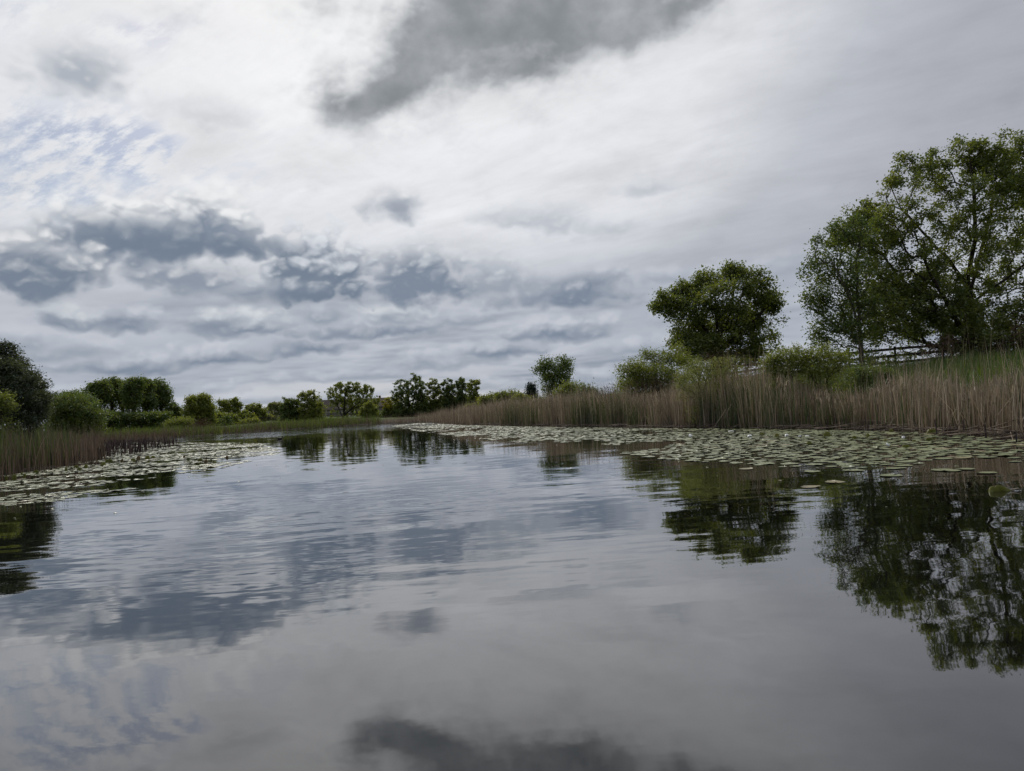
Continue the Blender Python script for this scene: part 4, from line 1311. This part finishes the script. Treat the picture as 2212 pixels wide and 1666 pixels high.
def stub_keep(x, y):
    ins = np.zeros(x.shape, bool)
    for i in range(len(sp)):
        (ax, ay), (bx, by) = sp[i], sp[(i + 1) % len(sp)]
        ins ^= ((ay > y) != (by > y)) & (x < (bx - ax) * (y - ay) / (by - ay + 1e-12) + ax)
    az_ = np.degrees(np.arctan2(x, y))
    return np.where(ins, np.clip(0.35 + 0.65 * wob(x, y, 1.8, 71), 0.04, 1) * np.interp(az_, [-36, -31, -27, -25.3, -24.5], [1, 1, .9, .5, .2]), 0)


xy = scatter(rng, 1500, (-48, -8, 14, 76), stub_keep)
g = blades(rng, xy, np.full(len(xy), -0.1), rng.uniform(0.22, 0.72, len(xy)), rng.uniform(0.025, 0.06, len(xy)), 0.10, 0.05, 2, tip=0.7)
tag(link("reed_stubble", mk_mesh("reed_stubble", g[0], g[1], STUB, tint=np.repeat(rng.random(len(xy)), g[2]))), "dark broken reed stubble standing in the shallow water on the left", "reeds", kind='stuff')


def farshore_keep(x, y):
    sd = lake_sd(x, y) + 0.4 * wob(x, y, 0.6, 3)
    return np.where((sd > -0.2) & (sd < 6) & (x < side(y) - 2), np.interp(sd, [-.2, .3, 3, 6], [.5, 1, .7, .2]) * np.interp(y, [45, 80, 120], [1, .8, .6]), 0)


xy = scatter(rng, 9000, (-70, -12, 42, 125), farshore_keep)
reed_bed("far_reeds", "reddish brown dry reeds along the far and left shore", "reeds", rng, xy, 0.85, 0.4, 0.034, REED_RED, 0.16, 0.2, 0.3)
xy = scatter(rng, 17000, (-80, -8, 45, 135), lambda x, y: np.where((lake_sd(x, y) > 0.1) & (lake_sd(x, y) < 13) & (x < side(y) - 2), 1.0, 0) * np.clip(0.4 + 0.6 * wob(x, y, 0.12, 91) + 0.3 * wob(x, y, 0.5, 92), 0.03, 1) * np.interp(y, [38, 120, 260], [1, .8, .6]))
reed_bed("far_grass", "green grass and sedge behind the reeds of the far shore", "grass", rng, xy, 0.85, 0.35, 0.05, GRASS, 0.25, 0.3, 0.1)

# broken stalk ends standing in the water in front of the right bed
xy = scatter(rng, 420, (-12, 16, 8, 70), lambda x, y: np.where((lake_sd(x, y) > -1.1) & (lake_sd(x, y) < -0.05) & (x > side(y) - 2), np.clip(0.3 + 0.7 * wob(x, y, 2.5, 95), 0.03, 1) * np.interp(lake_sd(x, y), [-1.1, -.2], [.15, 1]) / (1 + (y / 35.0) ** 2), 0))
g = blades(rng, xy, np.full(len(xy), -0.08), rng.uniform(0.15, 0.55, len(xy)) ** 1.2, rng.uniform(0.015, 0.035, len(xy)), 0.22, 0.05, 2, tip=0.7)
tag(link("waterline_stubs", mk_mesh("waterline_stubs", g[0], g[1], STUB, tint=np.repeat(rng.random(len(xy)), g[2]))), "dark broken stalk ends standing in the water along the right reeds", "reeds", kind='stuff')

# driftwood litter of fallen stalks on the right waterline
n = 420
xy = scatter(rng, n, (-6, 16, 12, 60), lambda x, y: np.where((lake_sd(x, y) > -0.75) & (lake_sd(x, y) < 0.8) & (x > side(y) - 1), 1 / (1 + (y / 30.0) ** 2), 0))
mb = MB()
for (x_, y_) in xy:
    a, L = rng.normal(0.0, 0.6), rng.uniform(0.3, 1.5)
    z_ = max(0.02, gz(x_, y_)) + rng.uniform(0.0, 0.08)
    t_ = rng.normal(0.05, 0.12)
    mb.tube([(x_ - math.cos(a) * L / 2, y_ - math.sin(a) * L / 2, max(0.012, z_ - t_ * L / 2)), (x_, y_, z_ + 0.02), (x_ + math.cos(a) * L / 2, y_ + math.sin(a) * L / 2, max(0.012, z_ + t_ * L / 2))], rng.uniform(0.006, 0.013), 4)
STRAW = plain_mat("straw", (0.10, 0.075, 0.055), (0.27, 0.215, 0.165), 5, 0.8, 0.2)
STRAW_PALE = plain_mat("pale_straw", (0.20, 0.165, 0.125), (0.36, 0.31, 0.25), 5, 0.8, 0.2)
tag(link("fallen_stalks", mb.mesh("fallen_stalks", STRAW)), "litter of fallen dry stalks lying along the right waterline", "debris", kind='stuff')


def px6(x, y):
    """crop coordinates of the lower right bank to photograph grid"""
    return (3000 + x * 0.48825) / 1.84449, (1300 + y * 0.48825) / 1.84449


# single stalks that stand out against the bed: (foot, head) in the photograph, both at the foot's own distance
stalks = [((890, 775), (702, 600), .016, "pale broken stalk leaning left out of the reeds under the young maple"),
          ((895, 780), (718, 650), .012, "second thinner pale stalk leaning left below the longer broken one"),
          ((1285, 822), (935, 768), .018, "long pale stalk lying flat along the right waterline"),
          ((1510, 815), (1432, 620), .020, "pale grey stalk leaning left beside the upright pale clump"),
          ((1545, 825), (1548, 512), .022, "thick upright pale stalk at the water's edge"),
          ((1555, 822), (1575, 585), .014, "slim pale stalk leaning right of the thick upright one"),
          ((1010, 602), (818, 588), .010, "pale broken blade hanging level across the reeds"),
          ((1900, 830), (1660, 815), .016, "pale stalk lying at the waterline near the right edge"),
          ((1855, 795), (1920, 775), .016, "short pale stalk propped on the mud near the right edge")]
for (f_, h_, r_, lab) in stalks:
    a = px6(*f_)
    b = px6(*h_)
    w0 = on_water(*px6(f_[0], min(830, max(f_[1], 800))))
    dist = w0.y
    A, B = at(*a, dist), at(*b, dist + (0.25 if lab.startswith("pale broken blade") else 0.0))
    mid_ = (A + B) / 2 + Vector((0, 0.05, 0.03))
    mb = MB()
    o0 = np.array(A)
    mb.tube([np.array(A) - o0, np.array(mid_) - o0, np.array(B) - o0], [r_, r_ * .8, r_ * .45], 6)
    o = link("reed_stalk", mb.mesh("reed_stalk", STRAW_PALE), loc=tuple(A))
    tag(o, lab, "stalk", "single pale stalks on the right bank")
for (f_, h_, lab) in [((1225, 748), (1138, 695), "pale bent stick at the waterline below the vase-shaped tree"), ((1895, 745), (1765, 645), "pale stick leaning left before the willow bush")]:
    a = ((1700 + f_[0] * .45208) / 1.84449, (1350 + f_[1] * .45208) / 1.84449)
    b = ((1700 + h_[0] * .45208) / 1.84449, (1350 + h_[1] * .45208) / 1.84449)
    dist = on_water(a[0], a[1] + 3).y
    A, B = at(*a, dist), at(*b, dist)
    mb = MB()
    mb.tube([np.zeros(3), np.array((B - A) * .5) + np.array([0, 0, .03]), np.array(B - A)], [.02, .016, .008], 6)
    tag(link("reed_stalk", mb.mesh("reed_stalk", STRAW_PALE), loc=tuple(A)), lab, "stalk", "single pale stalks on the right bank")

# ================================================================= lily pads
m_pad, N, out = new_mat("lily_pad")
oi = N.n('ShaderNodeAttribute', attribute_name='tint')
pc = N.ramp(oi.outputs['Fac'], [(0, (0.080, 0.105, 0.030)), (.45, (0.145, 0.175, 0.060)), (.85, (0.20, 0.22, 0.085)), (.95, (0.20, 0.15, 0.06)), (1, (0.13, 0.075, 0.04))])
pp = N.n('ShaderNodeNewGeometry').outputs['Position']
pn = N.noise(pp, 22, 3, 0.6)
pc = N.mix(N.rng(pn, 0.3, 0.75, 0.0, 0.35), pc, (0.20, 0.20, 0.11))
b = principled(N, out, pc, 0.36, 0.9, bump(N, pn, 0.016))
m_curl, N, out = new_mat("curled_pad")
oi = N.n('ShaderNodeAttribute', attribute_name='tint')
cc = N.ramp(oi.outputs['Fac'], [(0, (0.10, 0.115, 0.012)), (.6, (0.21, 0.215, 0.022)), (.8, (0.28, 0.25, 0.04)), (1, (0.13, 0.06, 0.03))])
pn = N.noise(N.n('ShaderNodeTexCoord').outputs['Object'], 30, 3, 0.6)
cc = N.mix(N.rng(pn, 0.35, 0.7, 0.0, 0.4), cc, (0.10, 0.11, 0.02))
d1 = N.n('ShaderNodeBsdfPrincipled')
N.put(d1.inputs['Base Color'], cc)
d1.inputs['Roughness'].default_value = 0.4
t1 = N.n('ShaderNodeBsdfTranslucent')
N.put(t1.inputs[0], cc)
mx = N.n('ShaderNodeMixShader')
mx.inputs[0].default_value = 0.35
N.t.links.new(d1.outputs[0], mx.inputs[1])
N.t.links.new(t1.outputs[0], mx.inputs[2])
N.t.links.new(mx.outputs[0], out.inputs[0])
m_silver, N, out = new_mat("silvery_pad_underside")
pn = N.noise(N.n('ShaderNodeTexCoord').outputs['Object'], 18, 3, 0.6)
principled(N, out, N.mix(N.rng(pn, .3, .7), (0.60, 0.64, 0.62), (0.78, 0.80, 0.79)), 0.35, 0.6)

PK = 14


def pad_arrays(rng, c, R, yaw, tilt=0.012, rim=0.003, z=0.007):
    """notched floating leaf: centre, two rings; top surface plus a thin rim wall"""
    n = len(c)
    th = np.linspace(0.16, 2 * math.pi - 0.16, PK)[None, :] + yaw[:, None]
    rad = 1 + 0.05 * rng.normal(size=(n, PK))
    tx, ty = rng.normal(size=n) * tilt, rng.normal(size=n) * tilt
    curl = rim * (0.5 + np.abs(rng.normal(size=(n, PK))) * 1.0) * (0.5 + 0.9 * (np.sin(th * 1 + rng.uniform(0, 6, (n, 1))) > 0.55))
    def ring(f, zz):
        x = np.cos(th) * rad * f * R[:, None]
        y = np.sin(th) * rad * f * R[:, None]
        return np.stack([c[:, None, 0] + x, c[:, None, 1] + y, np.maximum(0.003, z + zz + tx[:, None] * x + ty[:, None] * y)], 2)
    outer = ring(1.0, curl)
    mid_ = ring(0.72, 0.004 + 0 * curl)
    low = outer.copy()
    low[:, :, 2] -= 0.0025
    notch = np.stack([c[:, 0] + np.cos(yaw) * 0.12 * R, c[:, 1] + np.sin(yaw) * 0.12 * R, np.full(n, z)], 1)[:, None]
    V = np.concatenate([notch, mid_, outer, low], 1)
    m = 1 + 3 * PK
    j = np.arange(PK - 1)
    tri = np.stack([0 * j, 1 + j, 2 + j], 1)
    q1 = np.stack([1 + j, 1 + PK + j, 2 + PK + j, 2 + j], 1)
    q2 = np.stack([1 + PK + j, 1 + 2 * PK + j, 2 + 2 * PK + j, 2 + PK + j], 1)
    base = (np.arange(n) * m)[:, None, None]
    return V.reshape(-1, 3), [(base + np.concatenate([q1, q2])[None]).reshape(-1, 4), (base + tri[None]).reshape(-1, 3)], m


def poly_in(poly, x, y):
    ins = np.zeros(x.shape, bool)
    for i in range(len(poly)):
        ax, ay = poly[i]
        bx, by = poly[(i + 1) % len(poly)]
        ins ^= ((ay > y) != (by > y)) & (x < (bx - ax) * (y - ay) / (by - ay + 1e-12) + ax)
    return ins


def poly_dist(poly, x, y):
    best = np.full(x.shape, 1e9)
    for i in range(len(poly) - 1):
        ax, ay = poly[i]
        ex, ey = poly[i + 1][0] - ax, poly[i + 1][1] - ay
        t = np.clip(((x - ax) * ex + (y - ay) * ey) / (ex * ex + ey * ey), 0, 1)
        best = np.minimum(best, np.hypot(x - ax - t * ex, y - ay - t * ey))
    return best


def W2(l):
    return [tuple(on_water(*p))[:2] for p in l]


R_near = W2([(2330, 1050), (2212, 1033), (2080, 1022), (1980, 1014), (1800, 1010), (1680, 1010), (1580, 1004), (1450, 993), (1380, 985), (1290, 974), (1180, 962), (1100, 955), (1020, 947), (940, 937), (880, 928), (850, 921.5)])
R_poly = R_near + W2([(846, 919.5), (905, 914.5), (940, 915.2), (1000, 918.6), (1100, 921), (1200, 922.8), (1300, 924.5), (1400, 925.5), (1600, 927), (1750, 929), (1900, 932), (2050, 938), (2212, 949), (2350, 966)])
L_near = W2([(-60, 1118), (0, 1096), (60, 1088), (120, 1084), (200, 1068), (330, 1052), (400, 1026), (480, 1012), (540, 996), (605, 979)])
L_poly = L_near + W2([(600, 972), (560, 957), (420, 957), (300, 955.5), (170, 963), (178, 975), (196, 992), (120, 1013), (0, 1029), (-60, 1045)])


def dens_right(x, y):
    ins = poly_in(R_poly, x, y)
    e = poly_dist(R_near, x, y)
    shore = -lake_sd(x, y)
    w = y * 0.045
    cl = 0.55 + 0.45 * wob(x * 0.6, y * 0.9, 1.1, 81) + 0.25 * wob(x, y, 3.0, 82)
    d = np.clip(cl * 1.35 + np.clip(e / (0.10 * y + 0.6), 0, 1) * 0.65 - 0.62, 0.0, 1)
    d = d * np.clip((shore - 0.25) / 0.8, 0.03, 1)
    return np.where(ins, d, 0)


def dens_left(x, y):
    ins = poly_in(L_poly, x, y)
    cl = 0.50 + 0.50 * wob(x * 0.35, y * 1.15, 1.0, 83) + 0.30 * wob(x * 0.5, y, 2.4, 84)
    # an open lane of dark water crosses the bed
    e = poly_dist(L_near, x, y)
    d = np.clip(cl * 1.6 + np.clip(e / (0.10 * y), 0, 1) * 0.40 - 0.72, 0.0, 1)
    return np.where(ins, d, 0)


def thin_out(P, R, k):
    """drops leaves that would overlap too much"""
    keep, grid = [], {}
    for i in range(len(P)):
        cx, cyy = int(P[i, 0] / 0.35), int(P[i, 1] / 0.35)
        ok = True
        for a in (-1, 0, 1):
            for b_ in (-1, 0, 1):
                for j in grid.get((cx + a, cyy + b_), ()):
                    if (P[i, 0] - P[j, 0]) ** 2 + (P[i, 1] - P[j, 1]) ** 2 < (k * (R[i] + R[j])) ** 2:
                        ok = False
                        break
                if not ok:
                    break
            if not ok:
                break
        if ok:
            grid.setdefault((cx, cyy), []).append(i)
            keep.append(i)
    return np.array(keep)


def pad_field(seed, n, box, dens, far_y):
    rg = np.random.default_rng(seed)
    P = scatter(rg, n, box, lambda x, y: dens(x, y) * np.interp(y, [8, 30, 60, far_y], [1, 1, .6, .3]))
    R = rg.uniform(0.06, 0.155, len(P)) * (1 + 0.004 * np.maximum(0, P[:, 1] - 40))
    k = thin_out(P, R, 0.90)
    return P[k], R[k]


PR, RR = pad_field(31, 15000, (-20, 15, 7, 106), dens_right, 105)
PL_, RL = pad_field(32, 10500, (-50, -6, 10, 80), dens_left, 80)

lone = [(1612, 1013.5), (1754, 1019), (1838, 1016.5), (1850, 1017), (1925, 1028), (1803, 1042), (1751, 1052.5), (1566, 997), (1590, 1000.5), (1705, 1002.5), (2131, 1022), (2055, 1017.5), (2035, 1016), (2085, 1014)]
lone_lab = ["brownish lone pad off the near edge below the rounded tree", "pale lone pad alone on dark water left of the joined pair", "left half of the joined pair of pads on the dark water",
            "right half of the joined pair of pads on the dark water", "green lone pad under the ripples right of the joined pair", "flat half-sunk pad below the joined pair", "faintest half-sunk pad nearest the camera on the right",
            "left pad of a small cluster at the near edge below the rounded tree", "lower pad of the small cluster at the near edge below rounded tree", "wide pad at the near edge midway along the right bed",
            "pad nearest the big curled leaf on its left", "pad behind the one beside the big curled leaf", "leftmost pad of the trio behind the big curled leaf", "upper pad of the trio behind the big curled leaf"]
LP = np.array([tuple(on_water(*p))[:2] for p in lone])
far_ok = np.min(np.hypot(PR[:, None, 0] - LP[None, :, 0], PR[:, None, 1] - LP[None, :, 1]), axis=1) > 0.34
PR, RR = PR[far_ok], RR[far_ok]

rg = np.random.default_rng(77)
proto = []
for i in range(8):
    V, Fc, m = pad_arrays(rg, np.zeros((1, 2)), np.array([1.0]), np.array([0.0]), 0.0, 0.05, 0.06)
    V[:, 2] = np.where(V[:, 2] < 0.02, 0.02, V[:, 2])
    t = [0.2, 0.35, 0.45, 0.5, 0.6, 0.7, 0.8, 0.93][i]
    proto.append(mk_mesh("lily_pad", V, Fc, m_pad, tint=np.full(m, t), smooth=False))


def single_pad(x, y, R, label, group, kind=None):
    o = bpy.data.objects.new("lily_pad", proto[rg.choice(8, p=[.20, .15, .13, .12, .11, .12, .12, .05]) if kind is None else kind])
    COL.objects.link(o)
    o.location = (x, y, 0.002)
    o.rotation_euler = (rg.normal() * 0.012, rg.normal() * 0.012, rg.uniform(0, 6.28))
    o.scale = (R, R, 0.08)
    return tag(o, label, "lily pad", group)


for i, (p, lab) in enumerate(zip(LP, lone_lab)):
    single_pad(p[0], p[1], 0.125 if i not in (4, 9, 12) else 0.155, lab, "lone lily pads off the right bed", {0: 7, 5: 7, 6: 7, 4: 1}.get(i, 4))


def seen_size(P, R):
    vis = np.abs(P[:, 0] / P[:, 1]) < 0.71
    return np.where(vis, R / np.hypot(P[:, 0], P[:, 1]), 0)


nR, nL = 190, 90
order = np.argsort(-seen_size(PR, RR))
for i in order[:nR]:
    single_pad(PR[i, 0], PR[i, 1], RR[i], "flat round pale green pad among those nearest the camera in the right-hand bed", "near lily pads of the right bed")
restR = order[nR:]
order = np.argsort(-seen_size(PL_, RL))
for i in order[:nL]:
    single_pad(PL_[i, 0], PL_[i, 1], RL[i], "flat round glinting pad among those nearest the camera in the left-hand bed", "near lily pads of the left bed")
restL = order[nL:]
for (P, R, rest, nm, lab) in ((PR, RR, restR, "lily_pad_bed", "broad bed of floating lily pads along the right bank"), (PL_, RL, restL, "lily_pad_bed", "glinting bed of floating lily pads along the left bank")):
    V, Fc, m = pad_arrays(rg, P[rest], R[rest], rg.uniform(0, 6.28, len(rest)), 0.013, 0.0035)
    t = rg.beta(1.3, 1.5, len(rest))
    t = np.where(rg.random(len(rest)) < 0.05, rg.uniform(0.9, 1.0, len(rest)), np.minimum(t, 0.86))
    tag(link(nm, mk_mesh(nm, V, Fc, m_pad, tint=np.repeat(t, m))), lab, "lily pads", kind='stuff')


# torn bits of leaf drifting off the beds
rg2 = np.random.default_rng(123)
bx = scatter(rg2, 130, (-14, 12, 7, 34), lambda x, y: np.where(lake_sd(x, y) < -0.5, np.exp(-np.minimum(poly_dist(R_near, x, y), poly_dist(L_near, x, y)) / 1.1), 0))
V, Fc, m = pad_arrays(rg2, bx, rg2.uniform(0.008, 0.03, len(bx)), rg2.uniform(0, 6.28, len(bx)), 0.02, 0.002)
tag(link("floating_bits", mk_mesh("floating_bits", V, Fc, m_pad, tint=np.repeat(rg2.uniform(0.5, 1.0, len(bx)), m))), "small torn leaf bits floating off the edges of the lily beds", "debris", kind='stuff')


def curled_pad(name, px, py, w, h, tint, label, group, mat=None, yaw=0.0, stem=False, heart=False):
    """leaf standing half out of the water, folded along its midrib"""
    p = on_water(px, py)
    nu, nv = (25, 7) if heart else (11, 5)
    V = []
    for i in range(nu):
        u = -1 + 2 * i / (nu - 1)
        prof = math.sqrt(max(0.0, 1 - abs(u) ** 2.2)) * (1 - 0.16 * math.exp(-((u + 0.12) / 0.10) ** 2))
        if heart:                                     # two rounded lobes left, tapering to the stalk on the right
            prof = (max(0.0, 1 - ((u + .28) / .72) ** 2)) ** 0.5 if u < -.28 else max(0.0, math.cos((u + .28) / 1.28 * math.pi / 2)) ** 0.8
            prof *= 1 - 0.30 * math.exp(-((u + 0.40) / 0.07) ** 2)
        for j in range(nv):
            s = j / (nv - 1)
            z = -0.03 + (h * prof + 0.03) * s
            y = (1.3 if mat is m_silver else 0.35) * h * s * s + 0.12 * w * math.cos(u * 2.2) * (1 - s) + 0.02 * w * math.sin(u * 9 + s * 2)
            V.append((u * w / 2 * (1 - 0.05 * s), y, z))
    V = np.array(V)
    back = V + np.array([0, 0.006, -0.001])
    VV = np.concatenate([V, back])
    n0 = len(V)
    Q = []
    for i in range(nu - 1):
        for j in range(nv - 1):
            a = i * nv + j
            Q.append([a, a + nv, a + nv + 1, a + 1])
            Q.append([n0 + a, n0 + a + 1, n0 + a + nv + 1, n0 + a + nv])
    for i in range(nu - 1):
        a = i * nv + nv - 1
        Q.append([a, a + nv, n0 + a + nv, n0 + a])
    me = mk_mesh(name, VV, np.array(Q), mat or m_curl, tint=np.full(len(VV), tint), smooth=True)
    if stem:
        root = empty(name, (p.x, p.y, 0), label, "lily pad", group, yaw)
        link("leaf", me, root)
        mb = MB()
        mb.tube([(w * .46, 0.02, 0.012), (w * .58, 0.0, 0.02), (w * .68, -0.01, 0.028), (w * .76, 0, 0.012)], [.009, .009, .008, .006], 6)
        link("stem", mb.mesh("stem", STRAW_PALE), root)
        return root
    o = link(name, me, loc=(p.x, p.y, 0))
    o.rotation_euler = (0, 0, yaw)
    return tag(o, label, "lily pad", group)


d_ = on_water(2163, 1062).y
curled_pad("curled_lily_pad", 2163, 1062, 52 * d_ / FOCAL, 13.5 * d_ / FOCAL, 0.55,
           "large yellow-green heart-shaped leaf curled up on open dark water at far right", None, stem=True, heart=True)
words_ = ["first", "second", "third", "fourth", "fifth", "sixth", "seventh", "eighth", "ninth", "tenth", "eleventh", "twelfth", "thirteenth", "fourteenth", "fifteenth", "sixteenth", "seventeenth", "eighteenth", "nineteenth", "twentieth"]
rc = [(75, 880, 50, 20), (200, 890, 44, 30), (465, 955, 54, 26), (610, 880, 66, 40), (835, 908, 62, 26), (950, 890, 40, 34), (1085, 930, 40, 16), (1130, 850, 40, 20), (1320, 937, 56, 18), (1440, 920, 60, 20), (1470, 862, 96, 46), (1255, 980, 80, 24)]
rc = sorted(rc)
for i, (x, y, w, h) in enumerate(rc):
    a, b_ = px6(x, y + h * .45)
    d = on_water(a, b_).y
    k = 0.48825 / 1.84449 * d / FOCAL
    curled_pad("curled_lily_pad", a, b_, w * k, h * k, [.55, .7, .45, .6, .5, .65, .8, .62, .6, .7, .4, .5][i],
               f"yellow-green lily pad curled upright in the right bed, {words_[i]} counting from the left", "curled lily pads in the right bed", yaw=rg.normal() * 0.3)
lc = [(48, 1310, 30, 26), (118, 1300, 40, 34), (178, 1278, 34, 30), (210, 1285, 24, 22), (306, 1258, 56, 28), (560, 1238, 34, 36), (655, 1216, 50, 26), (682, 1236, 46, 26), (735, 1212, 42, 34), (893, 1192, 46, 34), (940, 1166, 70, 34), (1045, 1162, 36, 34),
      (1145, 1155, 50, 22), (1197, 1144, 38, 40), (1272, 1138, 46, 36), (1318, 1132, 38, 22), (1588, 1128, 22, 24), (1726, 1158, 48, 26), (1778, 1168, 34, 26), (1958, 1130, 26, 22)]
for i, (x, y, w, h) in enumerate(lc):
    a, b_ = (x * .46113) / 1.84449, (1300 + (y + h * .4) * .46113) / 1.84449
    d = on_water(a, b_).y
    k = 0.46113 / 1.84449 * d / FOCAL
    curled_pad("curled_lily_pad", a, b_, w * k, h * k, 0.95 if i in (11, 13, 16, 18, 19) else rg.uniform(.2, .6),
               f"{'reddish' if i in (11, 13, 16, 18, 19) else 'olive'} lily pad curled upright in the left bed, {words_[i]} counting from the left", "curled lily pads in the left bed", yaw=rg.normal() * 0.3)
# pale folded leaves
fl = [(360, 128, 50, 40), (850, 80, 100, 22), (1065, 135, 64, 34), (1535, 125, 56, 34), (1690, 140, 50, 18), (1785, 140, 60, 26)]
for i, (x, y, w, h) in enumerate(fl):
    a, b_ = (2640 + x * .3255) / 1.84449, (1690 + (y + h * .5) * .3255) / 1.84449
    d = on_water(a, b_).y
    k = .3255 / 1.84449 * d / FOCAL
    curled_pad("folded_lily_pad", a, b_, w * k, h * k * 0.65, 0.5, f"lily pad folded over showing its silvery white underside, {words_[i]} such pad from the left", "silvery folded lily pads in the right bed", m_silver, yaw=rg.normal() * 0.4)
for (x, y, w, h, lab) in [(580, 235, 66, 50, "crumpled silvery white pad nearest the camera in the right bed"), (745, 150, 44, 22, "small crumpled silvery pad left of the largest curled pad")]:
    a, b_ = (3360 + x * .3255) / 1.84449, (1690 + (y + h * .5) * .3255) / 1.84449
    d = on_water(a, b_).y
    k = .3255 / 1.84449 * d / FOCAL
    curled_pad("folded_lily_pad", a, b_, w * k, h * k * 0.65, 0.5, lab, "silvery folded lily pads in the right bed", m_silver, yaw=rg.normal() * 0.4)

# ================================================================= duck
FEATHER = plain_mat("dark_feathers", (0.020, 0.020, 0.022), (0.06, 0.055, 0.05), 14, 0.6, 0.3)
BILL = plain_mat("grey_bill", (0.10, 0.10, 0.09), (0.16, 0.15, 0.13), 8, 0.5, 0.4)
p = on_water(605, 949)
duck = empty("duck", (p.x, p.y, 0), "small dark duck swimming on the open water toward the right", "duck", rz=0.1)


def lathe_x(prof, sy=1.0, k=10):
    """closed body along x from (x, z centre, radius) stations"""
    V = []
    for (x, z, r) in prof:
        for j in range(k):
            a = 2 * math.pi * j / k
            V.append((x, math.cos(a) * r * sy, z + math.sin(a) * r))
    n = len(prof)
    Q = [[i * k + j, i * k + (j + 1) % k, (i + 1) * k + (j + 1) % k, (i + 1) * k + j] for i in range(n - 1) for j in range(k)]
    return np.array(V), np.array(Q)


V, Q = lathe_x([(-.25, .10, .004), (-.20, .085, .03), (-.12, .06, .07), (0, .045, .09), (.09, .05, .085), (.14, .07, .065), (.165, .11, .045), (.17, .15, .034)], 1.0)
V2, Q2 = lathe_x([(.125, .185, .004), (.14, .188, .032), (.175, .19, .042), (.21, .185, .034), (.228, .178, .014), (.23, .178, .002)], 0.85)
V3, Q3 = lathe_x([(.155, .135, .034), (.165, .165, .033), (.172, .185, .03)], 0.9)
body = mk_mesh("body", np.concatenate([V, V2, V3]), np.concatenate([Q, Q2 + len(V), Q3 + len(V) + len(V2)]), FEATHER, smooth=True)
link("body", body, duck)
V, Q = lathe_x([(.222, .176, .014), (.25, .170, .014), (.275, .166, .010), (.285, .165, .002)], 1.3)
link("bill", mk_mesh("bill", V, Q, BILL, smooth=True), duck)
V, Q = lathe_x([(-.20, .10, .004), (-.14, .085, .028), (-.02, .08, .04), (.07, .075, .03), (.10, .07, .004)], 0.4)
for s in (-1, 1):
    Vw = V.copy()
    Vw[:, 1] += s * .072
    link("wing", mk_mesh("wing", Vw, Q, FEATHER, smooth=True), duck)
